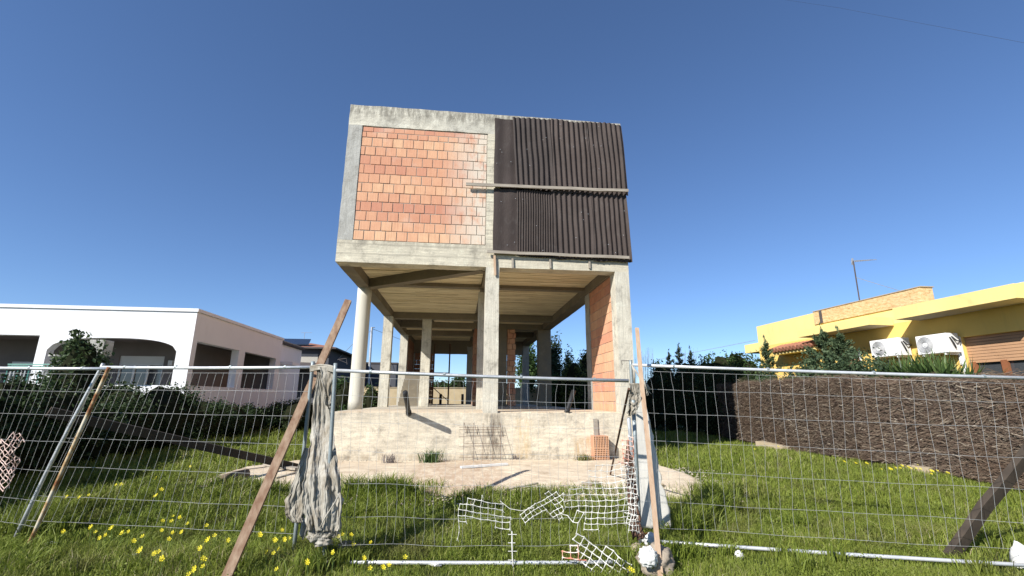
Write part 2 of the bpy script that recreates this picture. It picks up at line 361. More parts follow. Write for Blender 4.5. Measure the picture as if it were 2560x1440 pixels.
def npmesh(name, V, faces_per, mat, rnd, parent=None, origin=None):
    """V: (N,k,3); faces_per: faces of one element; one mesh of N equal elements"""
    N, k, _ = V.shape; o0 = worldloc(parent) if parent is not None else Vector(origin or (0, 0, 0))
    V = (V - np.array(o0)).astype(np.float32)
    me = bpy.data.meshes.new(name); me.vertices.add(N*k); me.vertices.foreach_set('co', V.reshape(-1))
    sizes = [len(f) for f in faces_per]; flat = np.array([i for f in faces_per for i in f])
    loops = (flat[None, :]+np.arange(N)[:, None]*k).reshape(-1)
    me.loops.add(len(loops)); me.loops.foreach_set('vertex_index', loops.astype(np.int32))
    st = np.cumsum([0]+sizes[:-1]); per = sum(sizes)
    starts = (st[None, :]+np.arange(N)[:, None]*per).reshape(-1)
    me.polygons.add(len(starts)); me.polygons.foreach_set('loop_start', starts.astype(np.int32))
    me.update(calc_edges=True); me.validate()
    a = me.attributes.new('rnd', 'FLOAT', 'FACE'); a.data.foreach_set('value', np.repeat(rnd, len(faces_per)).astype(np.float32))
    me.materials.append(mat)
    o = bpy.data.objects.new(name, me); COL.objects.link(o)
    if parent is not None: o.parent = parent
    else: o.location = o0
    return o
def thing(name, label, cat, loc, group=None):
    o = bpy.data.objects.new(name, None); o.empty_display_size = .1; COL.objects.link(o); o.location = loc
    o['label'] = label; o['category'] = cat
    if group: o['group'] = group
    return o
def tag(o, label, cat, group=None):
    o['label'] = label; o['category'] = cat
    if group: o['group'] = group
    return o
def struct(o, kind='structure', label=None):
    o['kind'] = kind
    if label: o['label'] = label
    return o
def leafquads(C, size, asp=.55, dirs=None, flat=0):
    N = len(C); a = rng.normal(size=(N, 3)) if dirs is None else dirs
    a /= np.linalg.norm(a, axis=1, keepdims=True)+1e-9
    b = rng.normal(size=(N, 3)); b -= a*(a*b).sum(1, keepdims=True); b /= np.linalg.norm(b, axis=1, keepdims=True)+1e-9
    l = (size*(.6+.8*rng.random(N)))[:, None]
    n = np.cross(a, b)*l*.18
    return np.stack([C-a*l, C+b*l*asp+n, C+a*l, C-b*l*asp+n], 1)
LEAF = [(0, 1, 2), (0, 2, 3)]

# ------------------------------------------------------------------ light and air
sun_dir = Vector((-.755, -.656, .675)).normalized()
sl = bpy.data.lights.new('sun', 'SUN'); sl.energy = 5.0; sl.angle = math.radians(.53); sl.color = (1, .968, .915)
so = bpy.data.objects.new('sun', sl); COL.objects.link(so); so.rotation_euler = sun_dir.to_track_quat('Z', 'Y').to_euler()
so.location = (0, -20, 30)
W = bpy.data.worlds.new('World'); S.world = W; W.use_nodes = True
nt = W.node_tree; bg = nt.nodes['Background']; sky = nt.nodes.new('ShaderNodeTexSky'); sky.sky_type = 'NISHITA'
sky.sun_disc = False; sky.sun_elevation = math.asin(sun_dir[2]); sky.sun_rotation = math.atan2(sun_dir[0], sun_dir[1])
sky.altitude = 2500; sky.air_density = 1.0; sky.dust_density = .6; sky.ozone_density = 6
hsv = nt.nodes.new('ShaderNodeHueSaturation'); hsv.inputs['Saturation'].default_value = 1.05; hsv.inputs['Hue'].default_value = .504
gam = nt.nodes.new('ShaderNodeGamma'); gam.inputs[1].default_value = .88
nt.links.new(sky.outputs[0], hsv.inputs['Color']); nt.links.new(hsv.outputs[0], gam.inputs[0])
nt.links.new(gam.outputs[0], bg.inputs[0]); bg.inputs[1].default_value = .127
S.view_settings.view_transform = 'Standard'; S.view_settings.look = 'None'; S.view_settings.exposure = .62; S.view_settings.gamma = 1
S.cycles.max_bounces = 6; S.cycles.diffuse_bounces = 3; S.cycles.transparent_max_bounces = 6
S.cycles.use_adaptive_sampling = True

# ------------------------------------------------------------------ ground
xs = list(np.concatenate([np.linspace(-900, -40, 8), np.linspace(-30, 40, 71), np.linspace(50, 900, 8)]))
ys = list(np.concatenate([np.linspace(-60, -16, 5), np.linspace(-14, 4, 73), np.linspace(5, 60, 30), np.linspace(80, 1500, 8)]))
g = MB(); vs = []
for y in ys:
    for x in xs: vs.append((x, y, gz(y)+.03*noise.noise(Vector((x*.6, y*.6, 0)))*(1 if abs(x) < 30 and y < 40 else 0)-.015))
nx = len(xs)
g.add(vs, [(j*nx+i, j*nx+i+1, (j+1)*nx+i+1, (j+1)*nx+i) for j in range(len(ys)-1) for i in range(nx-1)])
struct(g.build('ground', M['soil'], smooth=True, origin=(0, 0, 0)))

# concrete apron in front of the plinth
APOLY = [(-1.25, -2.15), (-1.15, -1.1), (-.95, -.4), (-.45, .25), (.02, .3), (.02, -.02), (6.98, -.02), (7.0, -.9), (7.15, -1.9), (7.3, -2.6), (6.9, -3.15), (6.1, -3.05), (5.2, -2.9), (4.3, -2.85), (3.6, -2.8), (2.6, -2.75), (1.8, -2.8), (.9, -2.65), (.1, -2.35), (-.6, -2.25)]
def dense(poly, n=9):
    out = []
    for i, a in enumerate(poly):
        b = poly[(i+1) % len(poly)]
        for k in range(n):
            x, y = a[0]+(b[0]-a[0])*k/n, a[1]+(b[1]-a[1])*k/n
            am = .10 if y < -.1 else .0
            out.append((x+am*noise.noise(Vector((x*3, y*3, 1))), y+am*noise.noise(Vector((x*3, y*3, 9)))))
    return out
AD = dense(APOLY); ap = MB(); ctr = (3., -1.0); vs = []; n = len(AD)
rings = [1.0, 1.0, .985, .95, .88, .78, .65, .5, .33, .16]
for ri, r in enumerate(rings):
    for (x, y) in AD:
        X, Y = ctr[0]+(x-ctr[0])*r, ctr[1]+(y-ctr[1])*r
        z = gz(Y)+.045+.012*noise.noise(Vector((X*2, Y*2, 3)))+.006*noise.noise(Vector((X*9, Y*9, 3)))
        if ri == 0: z = gz(Y)-.08
        if ri == 1: z -= .015
        vs.append((X, Y, z))
vs.append((ctr[0], ctr[1], gz(ctr[1])+.045))
fs = [(r*n+i, r*n+(i+1) % n, (r+1)*n+(i+1) % n, (r+1)*n+i) for r in range(len(rings)-1) for i in range(n)]
fs += [((len(rings)-1)*n+i, (len(rings)-1)*n+(i+1) % n, len(rings)*n) for i in range(n)]
ap.add(vs, fs); struct(ap.build('pavement', M['apron'], origin=(0, 0, 0)))
def inpoly(x, y, poly):
    r = np.zeros(x.shape, bool); j = len(poly)-1
    for i in range(len(poly)):
        xi, yi = poly[i]; xj, yj = poly[j]
        c = ((yi > y) != (yj > y)) & (x < (xj-xi)*(y-yi)/(yj-yi+1e-12)+xi)
        r ^= c; j = i
    return r

# ------------------------------------------------------------------ unfinished building
ZF, ZB, ZC, ZU, ZP, ZT = 1.02, 4.38, 4.63, 4.92, 7.93, 8.50
LEN = 16.9
hb = thing('unfinished_building', 'unfinished two storey concrete frame house on a plinth with an orange block panel upstairs', 'building', (3.5, 8, 0))
def P(name, fn, mat, **k):
    b = MB(); fn(b); return b.build(name, M[mat], hb, **k)
P('plinth', lambda b: (b.rbox(0, 7.0, 0, .42, -.5, ZF, .2, .010), b.rbox(0, 7.0, .42, LEN, -.3, ZF-.004, .8, .006)), 'plinth')
colz = [(3.475, 3.795, 0, .36, 'conc_col'), (6.645, 7.0, 0, .38, 'conc_col'), (3.42, 3.76, 2.68, 3.02, 'conc_col'), (0.0, .34, 7.2, 7.55, 'conc_col'),
        (0.0, .36, 12.5, 12.86, 'conc_col'), (1.42, 1.78, 7.75, 8.1, 'conc_col'), (6.66, 7.0, 2.40, 2.85, 'conc_colg'), (6.42, 7.0, 9.9, 10.3, 'conc_shade'),
        (4.62, 5.0, 9.9, 10.25, 'conc_shade'), (5.55, 5.85, 14.4, 14.75, 'conc_shade'), (0, .36, LEN-.36, LEN, 'conc_colg'), (3.35, 3.7, LEN-.36, LEN, 'conc_colg'), (6.64, 7, LEN-.36, LEN, 'conc_colg')]  # rear columns take the darkened concrete for the indoor shade
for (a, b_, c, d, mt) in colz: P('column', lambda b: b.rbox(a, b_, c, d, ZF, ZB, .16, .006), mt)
def roundcol(b):
    pts = [(.16, 2.68, ZF+(ZB-ZF)*i/14) for i in range(15)]; b.tube(pts, .195, 28)
P('round_column', roundcol, 'conc_round', smooth=True)
# first floor beams: perimeter, cross beams, one diagonal
P('front_beam', lambda b: b.rbox(0, 7.0, 0, .38, ZB, ZU, .2, .009), 'conc_beam')
P('side_beam', lambda b: b.rbox(0, .30, .38, LEN, ZB, ZU-.003, .5, .008), 'conc_shade')
P('side_beam', lambda b: b.rbox(6.62, 7.0, .38, LEN, ZB, ZU-.003, .5, .008), 'conc_shade')
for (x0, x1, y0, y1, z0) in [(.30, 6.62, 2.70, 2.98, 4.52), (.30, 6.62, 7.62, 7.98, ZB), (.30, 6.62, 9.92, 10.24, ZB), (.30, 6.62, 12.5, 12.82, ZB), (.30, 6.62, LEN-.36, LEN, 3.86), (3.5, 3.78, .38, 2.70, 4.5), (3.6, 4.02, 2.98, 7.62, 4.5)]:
    P('cross_beam', lambda b: b.rbox(x0, x1, y0, y1, z0, ZU-.006, .4, .006), 'conc_shade')
def diag(b):
    b.bar((.26, 2.66, 4.50), (3.44, .40, 4.50), .26, .26, side=(0.58, .81, 0))
P('diagonal_beam', diag, 'conc_shade')
def soffit(b):
    y = .385
    while y < LEN-.4:
        w = .185
        for (x0, x1) in ((.31, 3.49), (3.79, 6.61)):
            if x0 < 1 and 7.95 < y < 9.9: x0 = 1.75
            cuts = [x0, x0+U(.25, .8)*(x1-x0), x1]
            for q in range(2): b.box(cuts[q]+.003, cuts[q+1]-.003, y+.012, y+w-.012, ZC-U(0, .014), ZC+.03)
        y += w
P('soffit_boards', soffit, 'soffit_board')
P('floor_slab', lambda b: (b.box(.31, 6.61, .39, 7.9, ZC+.035, ZU-.01), b.box(1.8, 6.61, 7.9, 9.9, ZC+.035, ZU-.01), b.box(.31, 6.61, 9.9, LEN-.4, ZC+.035, ZU-.01)), 'conc_shade')
# upper storey
P('upper_column', lambda b: b.rbox(0, .335, 0, .36, ZU, ZP, .15, .008), 'conc_colg')
P('upper_column', lambda b: b.rbox(3.46, 3.80, 0, .36, ZU, ZP, .15, .008), 'conc_beam')
P('upper_column', lambda b: b.rbox(6.65, 7.0, 0, .36, ZU, ZP, .15, .008), 'conc_col')
P('roof_beam', lambda b: b.rbox(0, 7.0, 0, .38, ZP, ZT, .18, .011), 'conc_top')
P('roof_slab', lambda b: b.box(.01, 6.99, .39, LEN, ZP+.25, ZT-.02), 'conc_top')
def blockwall(b, axis, u0, u1, z0, z1, face, th, bw=.252, bh=.2445, gap=.015, back=None, tooth=False, first=None):
    """courses of hollow blocks; axis 'x' = wall along x with its face at y=face, 'y' = along y with its face at x=face"""
    z = z0; k = 0
    while z < z1-.03:
        h = min(bh, z1-z); u = u0-(bw*.55 if k % 2 else 0)+U(-.012, .012); rowc = .5+.32*math.sin(k*1.35+1)+U(-.08, .08)
        while u < u1-.02:
            a = max(u, u0); e = min(u+bw, u1)
            if tooth and e >= u1-.001 and k % 2: break
            if e-a > .04:
                d = U(-.004, .004); c = min(1, max(0, rowc+U(-.2, .2))); g2 = gap/2+U(-.002, .003)
                if axis == 'x': b.bev(a+g2, e-g2, face+d, face+th, z+g2, z+h-g2, .004, c)
                else: b.bev(face+d, face+th, a+g2, e-g2, z+g2, z+h-g2, .004, c) if th > 0 else b.bev(face+th, face+d, a+g2, e-g2, z+g2, z+h-g2, .004, c)
            u += bw
        z += bh; k += 1
bp = MB(); blockwall(bp, 'x', .345, 3.45, ZU+.01, ZP-.155, .012, .1)
pan = bp.build('block_panel', M['block'], hb)
bp = MB(); x = .36
while x < 3.4:                                                   # top course of halved blocks laid flat
    w = min(.252, 3.445-x); bp.bev(x+.004, x+w-.004, .016+U(-.003, .003), .12, ZP-.148, ZP-.025, .004, U(.0, .45)); x += .252
bp.build('closing_course', M['block'], hb)
P('mortar_bed', lambda b: b.box(.33, 3.463, .024, .15, ZU-.0, ZP+.0), 'mortar')
for q_ in ((.02, .28, .37, LEN-.02), (6.72, 6.98, .37, LEN-.02), (.29, 6.71, LEN-.28, LEN-.03)): P('upper_wall', lambda b: b.box(*q_, ZU+.004, ZP+.24), 'block_in')
# ground floor infill of blocks on the right, and the inner brick walls
bp = MB(); blockwall(bp, 'y', .385, 2.395, ZF+.004, ZB-.003, 6.675, .25, bw=.30, bh=.245, gap=.012)
bp.build('infill_wall', M['block_in'], hb)
P('infill_wall_mortar', lambda b: b.box(6.686, 6.93, .39, 2.39, ZF+.002, ZB-.004), 'mortar')
for (ax_, u0, u1, fc_, mt, too) in (('x', 3.80, 4.60, 9.95, 'block_in', False), ('x', 5.02, 5.42, 9.95, 'block_in', True), ('y', 9.9, 12.4, 3.55, 'block_shade', True), ('x', .37, 1.50, LEN-.3, 'block_shade', False), ('y', 12.9, LEN-.4, .1, 'block_shade', False)):
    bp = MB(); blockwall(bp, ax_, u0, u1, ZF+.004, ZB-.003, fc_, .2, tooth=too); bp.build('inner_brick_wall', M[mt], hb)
P('stair_flight', lambda b: [b.box(.4, 1.4, 9.9+.28*i, 10.2+.28*i, ZF+.17*i, ZF+.17*i+.17+.02*0) for i in range(9)], 'conc_shade')
# the floor edge: thin screed strip
P('floor_screed', lambda b: b.rbox(.35, 6.62, .06, 2.4, ZF+.0, ZF+.022, .3, .004), 'apron')

# corrugated sheets closing the right bay upstairs (each one nailed on its own)
def csheet(x0, x1, z0, z1, y0, pitch, amp, label, lean=0, tone=.4, bulge=0.0, wob=.02, skew=0, flatp=0):
    nu = max(10, int((x1-x0)/pitch*8)); nv = 22; grid = []
    for j in range(nv+1):
        v = j/nv; row = []
        for i in range(nu+1):
            u = i/nu; x = x0+(x1-x0)*u; z = z0+(z1-z0)*v
            y = y0 - amp*(math.sin(2*math.pi*(x-x0)/pitch) if not flatp else (.6*math.sin(2*math.pi*(x-x0)/pitch*.9)+.8*noise.noise(Vector((x*3, z*1.2, x0)))))
            y -= lean*(v) + bulge*math.sin(math.pi*v)*(.4+.6*u)
            y -= wob*noise.noise(Vector((x*1.6, z*1.3, x0*3)))
            xx = x + skew*(v-.5) + .022*noise.noise(Vector((z*1.1, u*2, x0*5)))
            zz = z + (.035*noise.noise(Vector((x*2.2, x0*7, v*2))) if v in (0, 1) else 0)
            row.append((xx, y, zz))
        grid.append(row)
    b = MB(); b.shell(grid, .006, tone)
    # nail heads
    o = thing('corrugated_sheet', label, 'roof sheet', ((x0+x1)/2, y0, z0), 'dark corrugated sheets closing the right upper bay')
    b.build('sheet', M['onduline'], o)
    for k in range(4):
        nb = MB(); xk = x0+(x1-x0)*U(.1, .9); zk = z0+(z1-z0)*U(.06, .95); nb.blob((xk, y0-lean*(zk-z0)/(z1-z0)-bulge-amp-.012, zk), (.009, .005, .009), 0, nu=6, nv=4)
        nb.build('nail_head', M['galv'], o)
csheet(3.63, 4.20, 6.45, 8.36, -.035, .28, .010, 'smooth flat dark sheet at the left of the upper row', .0, .65, .015, flatp=1)
csheet(4.14, 5.16, 6.42, 8.42, -.055, .132, .021, 'blackest wavy sheet in the upper row, left of the middle', .01, .95, .03, skew=-.10, wob=.04)
csheet(5.12, 6.10, 6.38, 8.43, -.050, .136, .022, 'brownish wavy sheet in the upper row with pale nail holes', .02, .2, .025, skew=-.07, wob=.035)
csheet(6.04, 7.04, 6.40, 8.42, -.062, .128, .022, 'wavy sheet at the outer right corner of the upper row', .015, .3, .03, skew=-.10, wob=.035)
csheet(3.63, 4.24, 4.72, 6.40, -.030, .30, .010, 'smooth flat dark sheet at the left of the lower row', .0, .5, .01, flatp=1)
csheet(4.21, 5.17, 4.66, 6.40, -.040, .062, .013, 'finely ribbed sheet in the lower row', .0, .7, .01)
csheet(5.13, 6.16, 4.64, 6.42, -.046, .136, .021, 'wide wave sheet in the middle right of the lower row', .0, .35, .02, skew=-.04)
csheet(6.11, 7.05, 4.62, 6.44, -.052, .130, .021, 'wide wave sheet at the outer right corner of the lower row', .0, .3, .03, skew=-.05)
def plank1(name, label, cat, a, b, w, h, mat, side=None, wob=0, group=None):
    m_ = MB(); m_.bar(a, b, w, h, side, wob=wob); return tag(m_.build(name, M[mat]), label, cat, group)
G_b = 'wooden battens nailed on the corrugated sheets'
plank1('wooden_batten', 'long grey batten nailed across the middle of the corrugated sheets and reaching the brick panel', 'batten', AY(1165, 461, -.10), AY(1571, 477, -.17), .075, .035, 'wood_grey', (0, 0, 1), .012, G_b)
plank1('wooden_batten', 'long batten across the bottom of the lower corrugated sheets', 'batten', AY(1218, 629, -.09), AY(1573, 644, -.12), .07, .03, 'wood_grey', (0, 0, 1), .01, G_b)
plank1('wooden_batten', 'short upright batten hanging at the top of the central column', 'batten', AY(1236, 637, -.05), AY(1238, 688, -.05), .05, .03, 'wood_pale', (1, 0, 0), 0, G_b)
for px, lab in ((1282, 'narrow pale strip on the front beam, leftmost of three under the sheets'), (1376, 'narrow pale strip on the front beam, middle of three under the sheets'), (1474, 'narrow pale strip on the front beam, nearest the right column')):
    plank1('wooden_strip', lab, 'batten', AY(px-1, 646, -.03), AY(px, 671, -.03), .045, .03, 'wood_grey', (1, 0, 0), 0, 'short strips under the sheets')

# drain pipes at the floor edge
tip = Vector((2.772, 0, .51)) - 1.27*Vector((.755, .656, -.675))
def pipe(label, a, b):
    o = thing('drain_pipe', label, 'pipe', a, 'black drain pipes at the floor edge'); a = Vector(a); b = Vector(b)
    m_ = MB(); m_.tube([a, a.lerp(b, .5), b, b-(b-a)*.001], .052, 16, cap=False); m_.tube([b, a.lerp(b, .3)], .046, 16, cap=False); m_.build('pipe_body', M['black_plastic'], o, smooth=True)
    m_ = MB(); m_.tube([a.lerp(b, .0), a.lerp(b, .12)], .062, 16); m_.build('collar', M['black_plastic'], o, smooth=True)
pipe('black pipe sticking out of the plinth edge left of the central column', (1.86, .0, 1.0), AY(1013, 981, -.78))
pipe('black pipe leaning on the floor edge near the block infill', AY(1417, 1031, .02), AY(1434, 977, .22))

# scaffold frame and props inside
sc = thing('scaffold_frame', 'rusty scaffold frame standing inside near the back opening', 'scaffold', (2.3, 15.5, ZF))
def sbar(nm, pts, r=.03): b = MB(); b.tube(pts, r, 8); b.build(nm, M['rebar'], sc)
sx = AY(1122, 950, 15.5)[0]; sx0 = AY(1088, 950, 15.5)[0]
sbar('upright', [(sx, 15.5, ZF), (sx, 15.5, 4.3)], .04); sbar('upright', [(sx0-.1, 15.5, ZF), (sx0-.1, 15.5, 4.3)])
for z in (1.35, 2.55, 2.7): sbar('crossbar', [(sx0-.1, 15.5, z), (sx, 15.5, z)], .022)
sbar('diagonal_brace', [(sx0-.1, 15.5, 1.9), (sx, 15.5, 1.2)], .022)
for k, (px, lab) in enumerate(((1101, 'short dark prop on the floor left of the scaffold upright'), (1156, 'short dark prop on the floor right of the scaffold upright'))):
    q = AY(px, 1005, 15.8); b = MB(); b.bar((q[0], 15.8, ZF), (q[0], 15.8, ZF+.55), .14, .14, (1, 0, 0)); tag(b.build('timber_prop', M['wood_dark']), lab, 'prop')

# things at the foot of the plinth
def hollow_block(z0, label):
    o = thing('hollow_brick', label, 'brick', (6.055, -.14, z0), 'hollow clay bricks stacked against the plinth')
    x0, x1, y0, y1, h = 5.89, 6.22, -.27, -.02, .25
    b = MB(); nxh, nzh = 9, 6; th = .009
    b.box(x0, x1, y0+.03, y1, z0, z0+.012); b.box(x0, x1, y0+.03, y1, z0+h-.012, z0+h); b.box(x0, x0+.012, y0+.03, y1, z0+.012, z0+h-.012); b.box(x1-.012, x1, y0+.03, y1, z0+.012, z0+h-.012)
    b.build('shell', M['block_in'], o)
    b = MB()
    for i in range(nxh+1): xx = x0+(x1-x0-th)*i/nxh; b.box(xx, xx+th, y0, y0+.029, z0+.001, z0+h-.001, .8)
    for j in range(nzh+1): zz = z0+(h-th)*j/nzh; b.box(x0+.001, x1-.001, y0+.002, y0+.027, zz, zz+th, .8)
    b.build('web', M['block_in'], o)
    b = MB(); b.box(x0+.013, x1-.013, y0+.12, y0+.13, z0+.013, z0+h-.013); b.build('hole_shade', M['core'], o)  # dark sheet standing in for the shade inside the holes
hollow_block(.035, 'orange hollow clay brick on the apron, the lower of the two')
hollow_block(.290, 'orange hollow clay brick lying on top of another one')
plank1('wooden_stake', 'short grey board standing behind the stacked bricks', 'board', (6.02, -.012-.012, .52), AY(1488, 1047, -.03), .10, .02, 'wood_grey', (1, 0, 0))
rb = thing('rebar_mesh', 'rusty reinforcing mesh leaning against the plinth below the central column', 'steel mesh', (3.6, -.2, .05))
q = lambda px, py: AY(px, py, -.10-.25*(1-(1142-py)/-80 if False else (py-1065)/80))
for py in (1068, 1074, 1092, 1109, 1117, 1143): b = MB(); b.tube([q(1148 if py != 1109 else 1160, py), q(1258 if py > 1075 else 1250, py)], .0042, 5); b.build('bar', M['rebar'], rb)
for px in (1160, 1184, 1208, 1233, 1252): b = MB(); b.tube([q(px, 1058), q(px-1, 1152)], .0042, 5); b.build('bar', M['rebar'], rb)
for px in (1160, 1185, 1248): b = MB(); b.tube([q(px, 1056), AG(px+26, 1146, .05)], .0042, 5); b.build('stay', M['rebar'], rb)
b = MB(); b.bar(AG(1152, 1168, .07), AG(1268, 1160, .07), .09, .035, None); tag(b.build('wooden_board', M['chalk']), 'narrow white board lying on the apron below the rusty mesh', 'board')
b = MB(); b.tube([AG(558, 1198, .1), AG(588, 1191, .1), AG(618, 1183, .1)], [.07, .085, .075], 12); tag(b.build('log', M['log']), 'short mossy log at the left end of the apron', 'log')
b = MB(); b.bar(AG(665, 1160, .08), AG(745, 1172, .1), .12, .04, None, wob=.01); tag(b.build('wooden_board', M['wood_grey']), 'grey board on the left of the apron behind the leaning plank', 'board')
b = MB(); b.tube([AG(690, 1196, .05), AG(745, 1180, .06)], .02, 8); tag(b.build('stick', M['wood_grey']), 'thin stick on the apron between plank and cloth', 'stick')
b = MB(); b.tube([AG(610, 1175, .05), AG(690, 1165, .05)], .015, 6); tag(b.build('stick', M['wood_grey']), 'thin stick at the back left edge of the apron', 'stick')
b = MB(); b.tube([AG(1262, 1225, .08), AG(1345, 1208, .09)], .018, 6); tag(b.build('stick', M['wood_grey']), 'grey stick lying at the front edge of the apron', 'stick')
b = MB(); b.blob(AG(1478, 1212, .05), (.18, .10, .06), .4, seed=3); tag(b.build('rubble', M['stone']), 'flat piece of rubble on the right of the apron', 'stone')
b = MB(); b.blob(AG(1640, 1215, .05), (.14, .10, .05), .4, seed=4); tag(b.build('rubble', M['stone_tan']), 'low tan lump on the apron behind the pale sheet', 'stone')

# gravel along the broken edge of the apron
N = 4200; idx = rng.integers(0, len(AD), N); base = np.array(AD)[idx]; base = base[(base[:, 1] < -.5)]
base = base+rng.normal(size=base.shape)*[.3, .16]; N = len(base)
sz = .008+.02*rng.random(N)**2; ctr3 = np.column_stack([base[:, 0], base[:, 1], gza(base[:, 1])+.03])
d6 = np.array([[1, 0, 0], [0, 1, 0], [-1, 0, 0], [0, -1, 0], [0, 0, .7], [0, 0, -.7]])
V = ctr3[:, None, :]+d6[None]*sz[:, None, None]*(.7+.6*rng.random((N, 6, 1)))
struct(npmesh('gravel', V, [(0, 1, 4), (1, 2, 4), (2, 3, 4), (3, 0, 4), (1, 0, 5), (2, 1, 5), (3, 2, 5), (0, 3, 5)], M['gravel'], rng.random(N)), 'stuff')
V = np.stack([rng.uniform(.1, 6.9, 500), -.03-np.abs(rng.normal(size=500))*.06, np.full(500, .045)], 1); sz = .006+.02*rng.random(500)**2
V = V[:, None, :]+d6[None]*sz[:, None, None]*(.7+.6*rng.random((500, 6, 1)))
struct(npmesh('rubble_debris', V, [(0, 1, 4), (1, 2, 4), (2, 3, 4), (3, 0, 4), (1, 0, 5), (2, 1, 5), (3, 2, 5), (0, 3, 5)], M['gravel'], rng.random(500)), 'stuff')

# ------------------------------------------------------------------ grass and flowers
def blades(x, y, h, w, lean=.5, z=None):
    N = len(x); z = gza(y) if z is None else z
    a = rng.random(N)*2*np.pi; dx, dy = np.cos(a), np.sin(a)
    b = rng.random(N)*2*np.pi; L = h*lean*rng.random(N)
    bx, by = np.cos(b)*L, np.sin(b)*L
    p = np.stack([x, y, z-.02], 1); s_ = np.stack([dx*w, dy*w, 0*w], 1)
    m1 = np.stack([x+bx*.35, y+by*.35, z+h*.6], 1); tp = np.stack([x+bx, y+by, z+h*(1-.25*lean*rng.random(N))], 1)
    return np.stack([p-s_, p+s_, m1+s_*.75, m1-s_*.75, tp], 1)
BL = [(0, 1, 2, 3), (3, 2, 4)]
def scatter(n, x0, x1, y0, y1, keep):
    x = rng.uniform(x0, x1, n); y = rng.uniform(y0, y1, n); k = keep(x, y); return x[k], y[k]
def nz(x, y, s, o=0): return np.array([noise.noise(Vector((a*s, b*s, o))) for a, b in zip(x, y)])
AG_ = [(3+(x-3)*(.985+.03*noise.noise(Vector((x*4, y*4, 2)))), -1+(y+1)*(.95+.07*noise.noise(Vector((x*4, y*4, 6))))) for (x, y) in AD]
def bare(x, y): 
    return ~inpoly(x, y, AG_) & ~((x > -.03) & (x < 7.05) & (y > -.03) & (y < LEN+.05))
parts = []; rn = []
# near strip, by bands of distance
for (n, x0, x1, y0, y1, h0, w0) in [(80000, -1.8, 8.6, -7.2, -5.2, .080, .0026), (92000, -3.4, 10.2, -5.2, -3.4, .115, .0036), (36000, -4.6, 2.0, -3.6, -1.0, .15, .0052), (44000, 1.5, 12.6, -3.5, -1.2, .13, .0048), (16000, 8.2, 13.2, -7.2, -3.2, .11, .0045), (9000, 10, 14, -4.5, -1.2, .11, .0045),
                                    (24000, 6.9, 12.8, -1.4, 2.5, .15, .0075), (14000, 6.9, 13, 2.5, 9, .16, .010), (17000, -5.2, 0.2, -1.1, 4, .17, .0085), (10000, -6, 0, 4, 13, .2, .013), (7000, -12, 16, 13, 24, .22, .02)]:
    x, y = scatter(n, x0, x1, y0, y1, bare)
    q1 = nz(x, y, .9); q2 = nz(x, y, 2.7, 7)
    k = rng.random(len(x)) < np.clip(.95+q2*1.1, .15, 1); x, y, q1, q2 = x[k], y[k], q1[k], q2[k]
    h = h0*(.45+.85*rng.random(len(x)))*(1+.9*q1)*(1+.5*q2)
    h = np.where((x > 10.7) & (y > -2.2), h*.6, h)
    for (a0, a1) in (((1.6, -5.15), (4.83, -5.44)), ((5.1, -4.8), (9.1, -6.1))):
        ux, uy = a1[0]-a0[0], a1[1]-a0[1]; L_ = math.hypot(ux, uy); dd = ((x-a0[0])*uy-(y-a0[1])*ux)/L_; uu = ((x-a0[0])*ux+(y-a0[1])*uy)/L_
        h = np.where((dd > -.05) & (dd < .40) & (uu > -.1) & (uu < L_+.2), np.minimum(h, .05), h)
    parts.append(blades(x, y, h, w0*(.7+.6*rng.random(len(x))), 1.25)); rn.append(np.clip(.5+.25*q1+rng.normal(size=len(x))*.22, 0, 1))
# taller tufts: front edge of the apron, feet of the posts, beside the stones
def tuft(px, py, n, r, h, w=.006):
    c = AG(px, py); x = c[0]+rng.normal(size=n)*r; y = c[1]+rng.normal(size=n)*r*.7
    parts.append(blades(x, y, h*(.5+.6*rng.random(n)), np.full(n, w), 1.0)); rn.append(np.clip(.35+rng.normal(size=n)*.2, 0, .93))
for (px, py) in ((960, 1238), (985, 1240), (930, 1250), (880, 1240), (1010, 1250)): tuft(px, py, 260, .10, .36, .007)
for (px, py) in ((1300, 1250), (1350, 1245), (1180, 1250), (1230, 1245), (700, 1235), (640, 1225), (590, 1228), (540, 1218)): tuft(px, py, 220, .14, .22)
for (px, py) in ((1770, 1250), (1790, 1262), (1800, 1285), (1755, 1300), (1720, 1345), (1700, 1330), (1745, 1330)): tuft(px, py, 330, .12, .34, .008)
for (px, py) in ((835, 1392), (868, 1408), (905, 1400), (850, 1412), (900, 1385), (930, 1370), (985, 1345), (830, 1410), (1660, 1330), (1600, 1420), (1700, 1400), (130, 1330), (60, 1330)): tuft(px, py, 300, .12, .24, .006)
for (px, py) in ((100, 1330), (85, 1322), (115, 1318), (70, 1318), (60, 1300), (130, 1312)): tuft(px, py, 260, .09, .26, .005)
for (px, py) in ((520, 1205), (600, 1222), (660, 1228), (740, 1225), (1040, 1248), (1120, 1242), (1330, 1238), (1420, 1232), (1690, 1232), (1740, 1240)): tuft(px, py, 60, .16, .15, .004)
for (px, py) in ((1080, 1225), (1400, 1240), (1450, 1240), (1500, 1235), (1560, 1240)): tuft(px, py, 110, .15, .20)
for k in range(60): tuft(U(-50, 900) if k < 32 else U(1700, 2600), U(1240, 1440), 70, .07, U(.16, .28), .006)
